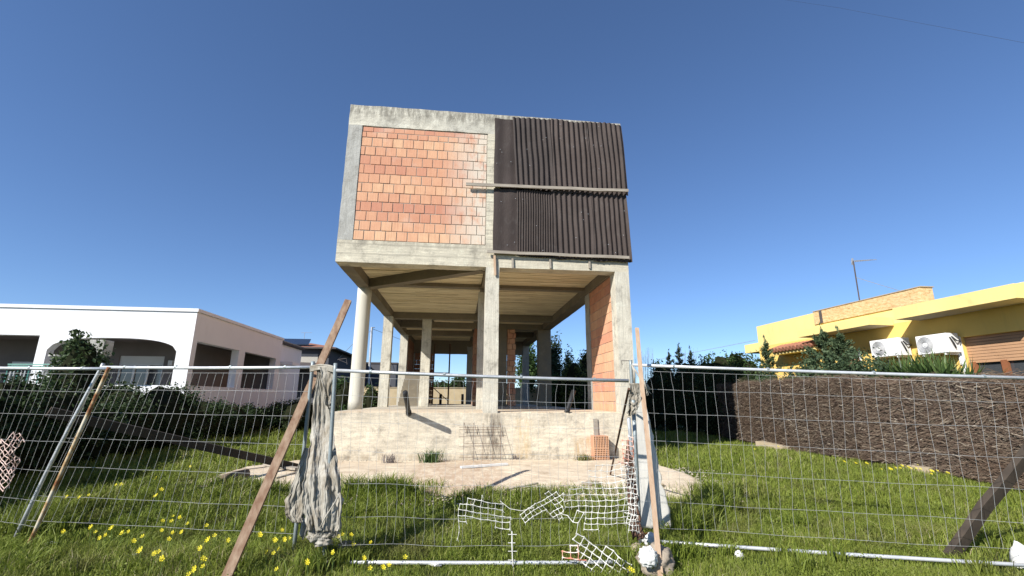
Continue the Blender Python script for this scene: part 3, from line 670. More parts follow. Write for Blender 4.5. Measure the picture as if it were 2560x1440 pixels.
# low broad leaves between the blades (clover and sorrel)
lv = []; lr = []
for (n, x0, x1, y0, y1, sz_) in [(30000, -1.8, 8.6, -7.2, -5.0, .010), (30000, -3.4, 10.5, -5.0, -2.6, .013), (9000, -4.6, 1, -2.6, 1, .016)]:
    x, y = scatter(n, x0, x1, y0, y1, bare); q3 = nz(x, y, 1.6, 21); k = rng.random(len(x)) < np.clip(.25+1.6*q3, 0, 1); x, y = x[k], y[k]
    C3 = np.column_stack([x, y, gza(y)+.015+.09*rng.random(len(x))**1.5]); d3 = rng.normal(size=(len(x), 3)); d3[:, 2] *= .35
    lv.append(leafquads(C3, np.full(len(x), sz_), .8, d3)); lr.append(np.clip(.35+rng.normal(size=len(x))*.2, 0, .9))
struct(npmesh('clover', np.concatenate(lv), LEAF, M['grass'], np.concatenate(lr)), 'stuff')
gv = np.concatenate(parts); gr = np.concatenate(rn)
struct(npmesh('grass', gv, BL, M['grass'], gr), 'stuff')
# weeds on the apron
def weed(px, py, n, h, mat, label, r=.05, w=.006):
    c = AG(px, py, .045); x = c[0]+rng.normal(size=n)*r; y = c[1]+rng.normal(size=n)*r*.5-.03
    o = npmesh('weed', blades(x, y, h*(.5+.6*rng.random(n)), np.full(n, w), 1.5, np.full(n, .05)), BL, M[mat], rng.random(n), origin=c)
    tag(o, label, 'weed')
weed(1078, 1155, 170, .30, 'leaf_yucca', 'green weed tuft at the foot of the plinth left of the rusty mesh', .09, .008)
weed(972, 1157, 90, .24, 'twig_bare', 'dry brown weed at the foot of the plinth', .07, .004)
weed(1460, 1150, 90, .16, 'leaf_yel', 'low yellowish weed left of the stacked bricks', .10)
weed(1287, 1148, 40, .16, 'twig_bare', 'thin dry weed at the plinth right of the rusty mesh', .04, .003)

FL_L = [(160, 1330), (228, 1320), (238, 1330), (264, 1339), (280, 1321), (250, 1346), (305, 1334), (322, 1331), (357, 1341), (336, 1353), (408, 1303), (432, 1290), (429, 1303), (450, 1295), (406, 1327), (432, 1333), (455, 1331), (424, 1349), (516, 1314), (352, 1377), (386, 1386), (396, 1380), (406, 1399), (468, 1309), (536, 1339), (521, 1351), (502, 1373), (511, 1399), (508, 1416), (487, 1425), (472, 1436), (652, 1338), (572, 1352),
        (168, 1243), (201, 1243), (222, 1238), (291, 1213), (304, 1212), (391, 1240), (405, 1225), (390, 1196), (476, 1167)]
FL_M = [(690, 1352), (696, 1374), (667, 1381), (684, 1383), (713, 1350), (723, 1346), (707, 1326), (783, 1319), (779, 1345), (812, 1346), (798, 1365), (813, 1364), (842, 1364), (833, 1383), (770, 1407), (692, 1423), (856, 1336), (880, 1338), (846, 1342), (878, 1349), (885, 1361), (912, 1307), (936, 1307), (950, 1331), (947, 1341), (927, 1356), (912, 1396), (960, 1419), (974, 1413), (925, 1421), (1013, 1393)]
FL_R = [(2112, 1155), (2140, 1158), (2168, 1159), (2203, 1173), (2227, 1173), (2240, 1170), (2252, 1171), (2256, 1165), (2268, 1166), (2277, 1171), (2290, 1171), (2294, 1162), (2302, 1173), (2330, 1178), (2329, 1185), (2344, 1177), (2371, 1183), (1945, 1116), (1886, 1123)]
def flower_meshes(nb, hgt):
    st = MB(); bl = MB(); st.tube([(0, 0, -hgt), (.006, .004, -hgt*.4), (0, 0, 0)], .0025, 4)
    for k in range(nb):
        a = k*2.4; o = Vector((.022*math.cos(a)*(k > 0), .022*math.sin(a)*(k > 0), .012*(k % 2)))
        st.tube([(0, 0, 0), tuple(o*.9)], .0018, 4)
        ax = Vector((U(-.5, .3), -.75, .65)).normalized(); e1 = ax.orthogonal().normalized(); e2 = ax.cross(e1)
        for p_ in range(5):
            t0 = 2*math.pi*p_/5; r = .024
            pt = lambda an, rr, hh: o+(e1*math.cos(an)+e2*math.sin(an))*rr+ax*hh
            bl.add([o, pt(t0-.30, r*.6, .006), pt(t0-.42, r, .012), pt(t0, r*1.12, .013), pt(t0+.42, r, .012), pt(t0+.30, r*.6, .006)], [(0, 1, 2, 3, 4, 5)])
    return st, bl
FM = []
for k in range(4):
    st, bl = flower_meshes((2, 3, 2, 1)[k], .22)
    o = thing('wildflower', 'x', 'flower', (0, 0, 0)); a = st.build('stem', M['stem'], o); b = bl.build('blossom', M['petal'], o); FM.append((o, a, b))
first = [True]*4
def flower(px, py, label, group, h):
    k = random.randrange(4); o, a, b = FM[k]
    if not first[k]:
        o2 = o.copy(); COL.objects.link(o2)
        for ch in (a, b): c = ch.copy(); COL.objects.link(c); c.parent = o2
        o = o2
    first[k] = False
    o.location = AG(px, py, h); o.rotation_euler = (0, 0, U(-.5, .5)); s_ = U(.62, .88); o.scale = (s_, s_, s_)
    o['label'] = label; o['group'] = group
for f in FL_L: flower(*f, 'yellow wildflower in the grass by the fence panel left of the brown plank', 'yellow flowers at the left fence panel', .19)
for f in FL_M: flower(*f, 'yellow wildflower around the hanging cloth and the tan stone at its foot', 'yellow flowers around the cloth and stone', .19)
for f in FL_R: flower(*f, 'yellow wildflower along the foot of the brown brushwood hedge', 'yellow flowers under the brushwood hedge', .15)
flower(1580, 1427, 'single yellow flower in the grass left of the white stone', 'single flower near the white stone', .16)

# ------------------------------------------------------------------ temporary fence
def fence(label, bl, tl, br, tr, lpost, rpost, rail, nv, rows, seed, jog=.012, ext=(.07, .07), lbend=None, rail_low='galv_white', low=.02):
    bl, tl, br, tr = map(Vector, (bl, tl, br, tr)); rnd = random.Random(seed)
    pt = lambda u, v: bl.lerp(br, u).lerp(tl.lerp(tr, u), v)
    o = thing('fence_panel', label, 'fence panel', (bl+br)/2, 'temporary wire fence panels')
    nrm = (br-bl).cross(Vector((0, 0, 1))).normalized()
    for (a, t_, mt, e, bend) in ((bl, tl, lpost, ext[0], lbend), (br, tr, rpost, ext[1], None)):
        if mt is None: continue
        d = (t_-a).normalized(); b = MB()
        mid = [a.lerp(t_, q)+(bend*math.sin(math.pi*q)*.5 if bend else Vector((0, 0, 0))) for q in (.15, .35, .5, .65, .8)]
        b.tube([a-d*.12]+mid+[t_, t_+d*e], .0215, 10); b.build('post', M[mt], o, smooth=True)
    for v, mt in ((1, rail), (low, rail_low)):
        b = MB(); b.tube([pt(u, v)+Vector((0, 0, -.010*math.sin(math.pi*u))) for u in (.004, .25, .5, .75, .996)], .0195, 10); b.build('rail', M[mt], o, smooth=True)
    b = MB(); us = [(k+1)/(nv+1) for k in range(nv)]
    J = {}
    wav = [rnd.uniform(-1, 1) for _ in range(len(rows)*3+9)]
    for i, u in enumerate(us):
        for j, v in enumerate(rows):
            w = .5*math.sin(u*9+wav[j]*6)+.5*math.sin(u*21+wav[j+3]*6)
            J[i, j] = pt(u+rnd.uniform(-1, 1)*jog/3.2+.35*jog/3.2*w, v+.004*w*jog/.012*(j > 0)) + nrm*rnd.uniform(-.008, .008)
    for j in range(len(rows)): b.tube([pt(0.004, rows[j])]+[J[i, j] for i in range(nv)]+[pt(.996, rows[j])], .0018, 4)
    for i in range(nv):
        pts = [J[i, j]+nrm*.004 for j in range(len(rows))]
        full = []
        for a, c in zip(pts, pts[1:]): full += [a, a.lerp(c, .5)+Vector((rnd.uniform(-1, 1)*jog*.5, 0, 0))]
        b.tube(full+[pts[-1]], .0014, 4)
    b.build('wire_mesh', M['wire'], o)
    for u in (.12, .37, .63, .88): cl = MB(); p_ = pt(u, 1); d = (tr-tl).normalized(); cl.tube([p_-d*.012, p_+d*.012], .0235, 8); cl.build('rail_clip', M['galv_grey'], o)
    return o
ROWS = [.965, .86, .72, .565, .40, .235, .10]
C0, C1 = (1.60, -5.13, -.35), (4.83, -5.44, -.35)
fence('middle wire fence panel in front of the plinth, between the two cloth hung posts', C0, APL(838, 926, C0, C1), C1, APL(1574, 952, C0, C1), 'galv_grey', None, 'galv', 31, ROWS, 3, .020, (.08, .0))
B0, B1 = (-2.27, -3.91, -.32), (1.165, -4.71, -.35)
fence('leaning wire fence panel between the rusty post and the brown plank', B0, AY(254, 918, -3.95), B1, APL(781, 918, B0, B1), 'galv', 'galv_grey', 'galv_white', 27, ROWS, 4, .006, (.05, .07), lbend=Vector((-.05, 0, 0)), low=-.05)
A1 = (-1.92, -4.16, -.34); A0 = (-4.75, -2.85, -.30)
fence('wire fence panel with a rusty end post at the far left', A0, AX(-240, 915, -4.25), A1, AY(271, 922, -4.28), 'galv', 'rusty', 'galv_white', 27, ROWS, 5, .005, (.05, .02), rail_low='galv', low=-.05)
D0, D1 = (5.10, -4.80, -.35), (9.1, -6.10, -.35)
fence('wire fence panel at the right in front of the brushwood hedge', D0, AY(1577, 912, -4.80), D1, AY(2600, 946, -6.1), 'galv_grey', 'galv', 'galv_white', 34, ROWS, 6, .012, (.06, .06), low=.03)
# loose tube standing beside the right post
b = MB(); b.tube([AG(1598, 1345), APL(1572, 1046, C0, C1, .02)], .02, 10); tag(b.build('steel_tube', M['galv'], smooth=True), 'pale steel tube standing beside the right cloth hung post', 'tube')
b = MB(); b.tube([AG(1600, 1350)+Vector((.05, .12, 0)), Vector(AY(1583, 1000, -4.95))], .024, 10); tag(b.build('steel_tube', M['galv_grey'], smooth=True), 'grey steel tube standing just behind the paler one at the right', 'tube')
b = MB(); b.tube([AG(1525, 1190, .0), AY(1572, 972, -4.98)], .016, 8); tag(b.build('iron_bar', M['rebar']), 'thin dark iron bar leaning from the apron to the right fence post', 'bar')
# small wire hooks on the two posts
for (x0, x1, yy, pl) in ((838, 870, -5.10, 'bent wire hook on top of the post left of the middle panel'), (1553, 1574, -4.8, 'bent wire hook on top of the right post')):
    b = MB(); 
    if x0 < 1000: b.tube([AY(844, 899, yy), AY(866, 896, yy), AY(868, 911, yy)], .005, 5); b.tube([AY(846, 899, yy), AY(866, 907, yy)], .003, 4)
    else: b.tube([AY(1577, 902, yy), AY(1553, 902, yy), AY(1556, 912, yy)], .005, 5)
    tag(b.build('wire_hook', M['slate']), pl, 'hook')

# leaning timber
F0 = AG(556, 1466); T0 = AY(871, 752, -4.0)
b = MB(); b.bar(F0, T0, .088, .05, (T0-F0).cross(Vector((0, 1, .2))), wob=.004); tag(b.build('leaning_plank', M['wood_brown']), 'long brown painted plank leaning on the fence and rising above it, left of the cloth', 'plank')
F1 = AG(1652, 1452); T1 = AY(1592, 820, -4.95)
b = MB(); b.bar(F1, T1, .046, .022, (T1-F1).cross(Vector((0, 1, .1))), wob=.008); tag(b.build('leaning_batten', M['wood_pale']), 'thin pale batten leaning on the right fence post beside the white sheet', 'plank')
b = MB(); b.bar(AX(122, 1028, -2.35), AG(742, 1168, .06), .125, .045, (0, -.3, 1), wob=.01); tag(b.build('brace_plank', M['wood_dark']), 'long dark plank propping the left fence from the edge of the apron', 'plank')
q0 = AG(2372, 1392); q1 = AX(2600, 1090, 9.6)
b = MB(); b.bar(q0, q1, .135, .07, (q1-q0).cross(Vector((0, 1, .3))), wob=.03); tag(b.build('brace_plank', M['wood_dark']), 'thick dark plank slanting up out of the grass behind the right fence panel', 'plank')

# hanging cloths
def hang(rows, yfun, nf, amp, nu=44, sub=5, seed=1, th=.004):
    grid = []; rr = []
    for a, c in zip(rows, rows[1:]):
        for k in range(sub): f = k/sub; rr.append(tuple(a[i]+(c[i]-a[i])*f for i in range(3)))
    rr.append(rows[-1]); L = len(rr)
    for j, (py, xl, xr) in enumerate(rr):
        v = j/(L-1); row = []
        for i in range(nu+1):
            u = i/nu; px = xl+(xr-xl)*u+(2*abs(u-.5))**3*9*v*noise.noise(Vector((py*.05, (u > .5)*9, seed))); p_ = Vector(AY(px, py+(7*noise.noise(Vector((u*5, seed, 2)))+4*noise.noise(Vector((u*14, seed, 5))) if j == L-1 else 0), yfun(px, py)))
            rd = lambda q_, o_: 1-2.6*abs(noise.noise(Vector((u*nf*q_+.6*noise.noise(Vector((u*2, v*4, o_))), v*(1.0+.25*q_), seed+o_))))
            w = .80*rd(.95, 0)+.16*rd(2.3, 5)+.05*rd(6.0, 9)
            w2 = noise.noise(Vector((u*6, v*7, seed+9)))+.6*noise.noise(Vector((u*13, v*16, seed+19)))+.5*noise.noise(Vector((u*30, v*34, seed+29)))
            k = amp*(.35+.9*v)
            p_ += Vector((k*.30*w2, -k*w - k*.38*w2, .02*w2 if j == L-1 else 0)); row.append(p_)
        grid.append(row)
    b = MB(); b.shell(grid, th); return b
cl = thing('torn_cloth', 'dirty grey cloth tied between two posts beside the brown plank, hanging to the grass', 'cloth', AG(795, 1372))
hang([(915, 792, 822), (940, 794, 824), (1000, 784, 828), (1080, 778, 835), (1150, 768, 844), (1210, 760, 852), (1270, 760, 858), (1325, 768, 852)], lambda x, y: -4.86-.36*min(1, max(0, (y-1060)/130)), 3.4, .055, nu=110, sub=14, seed=2).build('main_drape', M['cloth'], cl, smooth=True)
hang([(1120, 762, 776), (1160, 748, 778), (1200, 736, 776), (1250, 717, 774), (1285, 716, 768), (1305, 735, 765)], lambda x, y: -4.80, 1.6, .045, nu=50, sub=10, seed=5).build('side_fold', M['cloth'], cl, smooth=True)
hang([(917, 800, 838), (935, 803, 838), (965, 808, 836), (1000, 815, 832), (1020, 822, 830)], lambda x, y: -5.0, 1.8, .035, nu=40, sub=8, seed=7).build('top_flap', M['cloth'], cl, smooth=True)
b = MB()
for k in range(5):
    y = 914+k*3.0; b.tube([AY(776, y+2, -4.83), AY(800, y-2+2*math.sin(k), -4.93), AY(822, y, -5.02), AY(838, y+4, -5.1)], .011, 6)
b.build('knot', M['cloth'], cl, smooth=True)
b = MB(); b.tube([AY(850, 1232, -5.26), AY(835, 1260, -5.28), AY(812, 1295, -5.3), AY(800, 1320, -5.3)], .008, 6); b.tube([AY(850, 1232, -5.26), AY(853, 1268, -5.27), AY(848, 1296, -5.28), AY(850, 1325, -5.28)], .009, 6)
b.build('frayed_cord', M['cloth'], cl, smooth=True)
b = MB()
for k in range(30):
    px = U(766, 853); py = 1325+U(-12, 8); yy = -5.24
    p0_ = AY(px, py, yy); b.tube([p0_, p0_+Vector((U(-.02, .02), U(-.02, 0), -U(.02, .05))), p0_+Vector((U(-.04, .04), U(-.03, 0), -U(.05, .11)))], .0016, 3)
b.build('frayed_hem', M['cloth'], cl)
b = MB(); b.blob(AY(760, 1322, -4.9), (.035, .03, .09), .45, 2.4, 24, 16, seed=2); b.build('knotted_end', M['cloth'], cl, smooth=True)
for (px, py, rx, rz, sd_) in ((792, 1338, .085, .065, 3), (826, 1332, .075, .05, 6), (808, 1352, .09, .045, 9)):
    b = MB(); b.blob(AY(px, py, -5.18), (rx, .07, rz), .55, 2.2, 30, 20, seed=sd_); b.build('bunched_hem', M['cloth'], cl, smooth=True)
sh = hang([(975, 1590, 1606), (1010, 1592, 1614), (1060, 1590, 1626), (1110, 1588, 1636), (1165, 1588, 1646), (1220, 1588, 1658), (1270, 1590, 1672), (1322, 1594, 1682)], lambda x, y: -4.5+.0002*(y-1000), .9, .010, nu=26, seed=3)
tag(sh.build('hanging_sheet', M['sheet'], smooth=True), 'pale geotextile sheet hanging behind the right fence post and batten', 'cloth')
kn = thing('torn_cloth', 'knotted torn cloth strips tied to the top of the right fence post', 'cloth', AY(1585, 1040, -4.86))
hang([(958, 1572, 1600), (980, 1574, 1604), (1000, 1570, 1600), (1020, 1568, 1592), (1035, 1570, 1586)], lambda x, y: -4.93, 2, .05, nu=36, sub=9, seed=8).build('bundle', M['cloth'], kn, smooth=True)
b = MB(); b.tube([AY(1580, 912, -4.86), AY(1586, 930, -4.9), AY(1586, 958, -4.92)], .012, 6); b.tube([AY(1582, 915, -4.86), AY(1600, 945, -5.0), AY(1612, 958, -5.02), AY(1622, 975, -5.02)], [.008, .012, .022, .03], 6)
b.tube([AY(1578, 1005, -4.93), AY(1583, 1012, -4.97), AY(1590, 1008, -4.95)], .02, 6); b.build('tied_strip', M['cloth'], kn, smooth=True)
b = MB()
for k in range(7): b.tube([AY(1616, 972, -5.02), AY(1616+k*2, 982+U(0, 8), -5.02-U(0, .03))], .003, 4)
b.build('frayed_end', M['cloth'], kn)
# cloth/net bundle down the right post
b = hang([(1100, 1566, 1584), (1150, 1562, 1586), (1200, 1566, 1590), (1260, 1570, 1596), (1320, 1574, 1604), (1345, 1580, 1612)], lambda x, y: -5.2, 2.5, .035, nu=22, seed=11)
tag(b.build('cloth_bundle', M['rebar'], smooth=True), 'brown rotten strip bunched down the right fence post', 'cloth')

# plastic barrier nets
def netpoly(poly, sx, sy, rot, holes=(), off=.02, r=.0045, jit=2.0, seed=1, flat=1.0):
    """square mesh cut to a torn outline on the plane of the middle panel"""
    rnd = random.Random(seed); ca, sa = math.cos(rot), math.sin(rot); cx = sum(p[0] for p in poly)/len(poly); cy = sum(p[1] for p in poly)/len(poly)
    N = {}
    for i in range(-24, 25):
        for j in range(-24, 25):
            px = cx+ca*i*sx-sa*j*sy; py = cy+sa*i*sx+ca*j*sy
            px += rnd.uniform(-1, 1)*jit+3*math.sin(j*.8+i*.3); py += rnd.uniform(-1, 1)*jit+3*math.sin(i*.55)
            if inpoly(np.array([px]), np.array([py]), poly)[0] and not any(inpoly(np.array([px]), np.array([py]), h)[0] for h in holes):
                N[i, j] = APL(px, py, C0, C1, off+.05*math.sin(i*.5+j*.4+seed)+rnd.uniform(0, .012))
    b = MB()
    for (i, j), p_ in N.items():
        for q in ((i+1, j), (i, j+1)):
            if q in N:
                w = r*(1.25 if q[1] == j else .9); b.tube([p_, p_.lerp(N[q], .5)+Vector((0, 0, -.003)), N[q]], [w*1.5, w*.8, w*1.5], 5)
            else: b.tube([p_, p_+Vector((rnd.uniform(-.01, .02), 0, -rnd.uniform(.01, .03)))], [r, r*.5], 4)
        b.blob(p_, (r*2.1, r*1.2, r*1.9), 0, nu=6, nv=4)
    return b
G_n = 'torn plastic barrier nets on the middle fence panel'
tag(netpoly([(1136, 1254), (1180, 1236), (1212, 1238), (1264, 1258), (1282, 1300), (1278, 1330), (1225, 1328), (1220, 1306), (1178, 1300), (1160, 1320), (1152, 1348), (1126, 1346)], 18, 15, .10, seed=3, jit=1.8, r=.003).build('barrier_net', M['net_white']), 'white torn barrier net in the middle of the fence with a hanging tail', 'net', G_n)
tag(netpoly([(1288, 1286), (1376, 1222), (1412, 1226), (1412, 1302), (1372, 1302), (1378, 1266), (1318, 1312)], 12, 12, -.60, seed=4, jit=1.4, r=.0029).build('barrier_net', M['net_white']), 'narrow slanting strip of white barrier net between two larger pieces', 'net', G_n)
tag(netpoly([(1398, 1262), (1402, 1232), (1450, 1196), (1480, 1165), (1520, 1152), (1592, 1150), (1598, 1318), (1458, 1326), (1462, 1280), (1400, 1280)], 16.5, 14.8, -.06, seed=5, r=.0026).build('barrier_net', M['net_white']), 'largest piece of white barrier net tied to the right post', 'net', G_n)
tag(netpoly([(1428, 1332), (1474, 1338), (1578, 1402), (1600, 1450), (1468, 1450), (1444, 1400)], 19, 18, .62, off=.10, seed=6, r=.0042).build('barrier_net', M['net_white']), 'white barrier net fallen into the grass below the largest piece', 'net', G_n)
tag(netpoly([(1390, 1384), (1420, 1352), (1462, 1350), (1466, 1406), (1392, 1406)], 19, 17, .05, off=.04, seed=7, r=.004).build('barrier_net', M['net_orange']), 'small faded orange piece of barrier net in the grass beside the fallen one', 'net', G_n)
tag(netpoly([(1548, 1095), (1592, 1085), (1596, 1160), (1545, 1160)], 13, 12, .1, off=.05, seed=8, r=.0035).build('barrier_net', M['net_orange']), 'orange and white net scrap bunched at the right post', 'net', G_n)
b = MB(); tl_ = [APL(1280, 1328, C0, C1, .03), APL(1280, 1360, C0, C1, .04), APL(1281, 1395, C0, C1, .05), APL(1284, 1432, C0, C1, .06)]; b.tube(tl_, [.006, .008, .006, .004], 5)
for k, py in enumerate((1336, 1357, 1378, 1400)): b.tube([APL(1270, py, C0, C1, .04), APL(1292-4*(k % 2), py, C0, C1, .04)], .004, 4)
tag(b.build('net_strip', M['net_white']), 'single white net strand hanging down over the bottom rail', 'net')
tag(netpoly([(1552, 1158), (1590, 1158), (1600, 1335), (1566, 1335)], 8.5, 13, .03, off=.06, seed=12, r=.003, jit=2.6).build('barrier_net', M['net_white']), 'close folded white netting gathered against the right post', 'net', G_n)
tag(netpoly([(1400, 1264), (1462, 1280), (1466, 1330), (1440, 1338), (1428, 1300), (1398, 1290)], 17, 30, .4, off=.04, seed=13, r=.003, jit=5).build('barrier_net', M['net_white']), 'loose torn strands hanging between the two largest net pieces', 'net', G_n)
# strands joining the nets
b = MB(); b.tube([APL(1250, 1252, C0, C1, .02), APL(1275, 1272, C0, C1, .03), APL(1305, 1277, C0, C1, .03), APL(1335, 1268, C0, C1, .02)], .0035, 4); tag(b.build('cord', M['net_white']), 'thin white cord linking two pieces of barrier net', 'cord')
# pink bundle of net at the far left
rn_ = random.Random(9); b = MB(); poly = [(-60, 1110), (-10, 1092), (20, 1096), (28, 1076), (48, 1082), (74, 1100), (42, 1128), (54, 1158), (36, 1190), (26, 1228), (-10, 1232), (-60, 1225)]
N = {}
for i in range(-9, 10):
    for j in range(-11, 12):
        px = 0+i*13+(6.5 if j % 2 else 0)+rn_.uniform(-4, 4); py = 1155+j*8.2+rn_.uniform(-2, 2)
        if inpoly(np.array([px]), np.array([py]), poly)[0]: N[i, j] = APL(px, py, A0, A1, .05+.06*math.sin(px*.09)+rn_.uniform(0, .06))
for (i, j), p_ in N.items():
    for q in ((i, j+1), (i-1 if j % 2 == 0 else i+1, j+1)):
        if q in N: b.tube([p_, N[q]], .0042, 4)
tag(b.build('barrier_net', M['net_pink']), 'faded pink diamond mesh net bunched on the fence at the left edge', 'net')

# stones weighing down the fence feet
b = MB(); b.blob(AG(870, 1388, .06), (.15, .12, .15), .32, 1.5, 48, 32, 4); tag(b.build('stone', M['stone_wea'], smooth=True), 'tall tan stone in the grass at the foot of the hanging cloth', 'stone')
b = MB(); b.blob(AG(1640, 1405, .10), (.18, .16, .15), .28, 2.0, 40, 28, 5); tag(b.build('stone', M['stone'], smooth=True), 'brown lump of concrete at the foot of the right fence post', 'stone')
b = MB(); b.blob(AG(1620, 1392, .20), (.085, .08, .09), .22, 3.4, 40, 28, 8); tag(b.build('stone', M['chalk'], smooth=True), 'rounded white stone lying on the brown lump by the batten', 'stone')
b = MB(); b.blob(AG(1628, 1350, .10), (.08, .07, .08), .35, 2.0, 18, 12, 9); tag(b.build('stone', M['chalk'], smooth=True), 'smaller white stone behind the rounded white one', 'stone')
b = MB(); b.blob(AG(1592, 1372, .06), (.07, .06, .055), .35, 2.0, 18, 12, 12); tag(b.build('stone', M['stone_tan'], smooth=True), 'pale tan stone left of the white stones', 'stone')
b = MB(); b.blob(AG(1848, 1388, .03), (.05, .04, .045), .5, 2.2, 14, 10, 14); tag(b.build('stone', M['chalk'], smooth=True), 'small white scrap below the bottom rail of the right panel', 'stone')
b = MB(); b.blob(AG(2556, 1400, .06), (.09, .09, .17), .3, 2.0, 14, 10, 15); tag(b.build('stone', M['chalk'], smooth=True), 'white block at the bottom right edge of the plot', 'stone')
b = MB(); b.tube([AG(1592, 1330, .02), AG(1606, 1338, .1), AG(1622, 1332, .06)], .012, 6); tag(b.build('cord', simple('orange_cord', (.68, .16, .05), (.6, .12, .04), 9, .6)), 'short orange cord on the white stones', 'cord')

# ------------------------------------------------------------------ foliage
def crown_pts(c, r, n, clumps=26, spread=.17, shell=.6):
    c = np.array(c); r = np.array(r)
    d = rng.normal(size=(clumps, 3)); d /= np.linalg.norm(d, axis=1, keepdims=True)
    cc = c+d*r*(shell+(1-shell)*rng.random((clumps, 1)))
    k = rng.integers(0, clumps, n)
    return cc[k]+rng.normal(size=(n, 3))*r*spread, k
def shrub(name, label, cat, x, y, r, top, n, size, mat, group=None, asp=.55, base=None, core=True, clumps=26, stem=True):
    z0 = gz(y) if base is None else base
    o = thing(name, label, cat, (x, y, z0), group); h = (top-z0)/2
    P_, k = crown_pts((x, y, z0+h), (r[0], r[1], h*.95), n, clumps)
    P_[:, 2] = np.clip(P_[:, 2], z0+.02, top+.12)
    tone = rng.random(clumps)[k]*.55+rng.random(n)*.45
    npmesh('foliage', leafquads(P_, np.full(n, size), asp), LEAF, M[mat], tone, o)
    if core:
        b = MB(); b.blob((x, y, z0+h*.93), (r[0]*.84, r[1]*.84, h*.95), .2, seed=x); b.build('light_blocker', M['core'], o)  # dark blob added inside the leaves to block light
    return o
# dark hedge on the left, mound by mound
HL = [(-250, 915, -5.0, .8, .9), (-120, 920, -4.9, .8, .8), (0, 930, -4.85, .75, .8), (75, 938, -4.9, .75, .7), (150, 962, -4.9, .7, .7), (232, 1000, -4.85, .65, .7), (320, 965, -4.95, .65, .6), (420, 957, -4.9, .75, .8), (505, 995, -4.8, .65, 1.0), (575, 1008, -4.7, .65, 1.1), (640, 1012, -4.5, .6, 1.3), (700, 1004, -4.0, .6, 1.3), (752, 1000, -3.3, .7, 1.5), (850, 985, -2.6, .9, 1.8)]
LB = ['ivy covered bush at the far left end of the dark hedge, partly out of view', 'second bush of the dark hedge, cut by the left edge of the view', 'dark bush behind the fence at the left edge of the view', 'dark bush right behind the pink net at the left', 'dark bush below the green iron railing', 'low dark bush in front of the ivy column', 'dark bush just right of the ivy column', 'tall rounded dark bush below the arch of the white house', 'dark bush under the corner of the white house', 'dark bush below the first side opening of the white house', 'dark bush below the second side opening of the white house', 'dark bush left of the leaning brown plank', 'dark bush behind the top of the leaning plank', 'shrub standing behind the round column']
for (px, py, x, rx, ry), lab in zip(HL, LB):
    if px < 480: x += .32
    q = AX(px, py, x); shrub('bush', lab, 'bush', x, q[1], (rx, ry, 1), q[2]-.03, 5600, .036, 'leaf_dark' if px < 800 else 'leaf_mid', 'bushes of the dark hedge on the left')
q = AX(215, 850, -5.7); shrub('ivy_column', 'leafy ivy climbing a post in front of the arched porch', 'ivy', -5.7, q[1], (.52, .42, 1), q[2]+.06, 9000, .048, 'leaf_ivy', clumps=64)
q = AX(250, 955, -5.5); shrub('ivy_bush', 'ivy hanging low at the right side of the ivy column', 'ivy', -5.5, q[1]+.5, (.5, .5, 1), q[2], 2600, .045, 'leaf_ivy')
# brown brushwood hedge on the right
def brush(x0, y0, x1, y1, z1, n, nm):
    a = np.array([x0, y0]); b_ = np.array([x1, y1]); L = np.linalg.norm(b_-a); t_ = (b_-a)/L; nrm = np.array([-t_[1], t_[0]])
    if nrm[0] > 0: nrm = -nrm
    u = rng.random(n); zz = rng.random(n)
    ctop = z1+.025*np.sin(u*17)+.02*np.sin(u*41+1)
    d = np.abs(rng.normal(size=n))*.07; y_ = a[1]+(b_-a)[1]*u
    base = gza(y_)
    C = np.column_stack([a[0]+(b_-a)[0]*u+nrm[0]*d, y_+nrm[1]*d, base+.08+(ctop-base)*zz])
    top = rng.random(n) < .12; C[top, 2] = (ctop[top]+np.abs(rng.normal(size=top.sum()))*.07-.03); C[top, 0] -= nrm[0]*rng.random(top.sum())*.35
    sw = np.array([noise.noise(Vector((float(c[1])*1.1, float(c[2])*2.4, 4))) for c in C])*.9
    dr = np.column_stack([t_[0]*np.ones(n)+nrm[0]*rng.normal(size=n)*.25, t_[1]*np.ones(n)+nrm[1]*rng.normal(size=n)*.25, sw*.8+rng.normal(size=n)*.38])
    dr /= np.linalg.norm(dr, axis=1, keepdims=True)
    ln = (.02+.10*rng.random(n)**1.8)[:, None]; wv = np.cross(dr, np.array([nrm[0], nrm[1], .1])); wv /= np.linalg.norm(wv, axis=1, keepdims=True)
    w = (.0018+.0034*rng.random(n)**1.5)[:, None]; nn = np.cross(dr, wv)*w
    V = np.stack([C-dr*ln-wv*w, C-dr*ln+wv*w, C+nn+wv*w*1.2, C+dr*ln, C+nn-wv*w*1.2], 1)
    return V, [(0, 1, 2, 4), (4, 2, 3)], np.clip(rng.normal(size=n)*.26+.45, 0, 1), nrm
hd = thing('brushwood_hedge', 'brown dry brushwood hedge along the right side of the plot', 'hedge', (11.9, 0, 0))
segs = [(12.35, 5.6, 11.72, 1.2, 1.77, 50000), (11.72, 1.2, 11.75, -1.0, 1.75, 40000), (11.75, -1.0, 12.9, -3.4, 1.66, 62000)]
VV = []; RR = []
cb = MB()
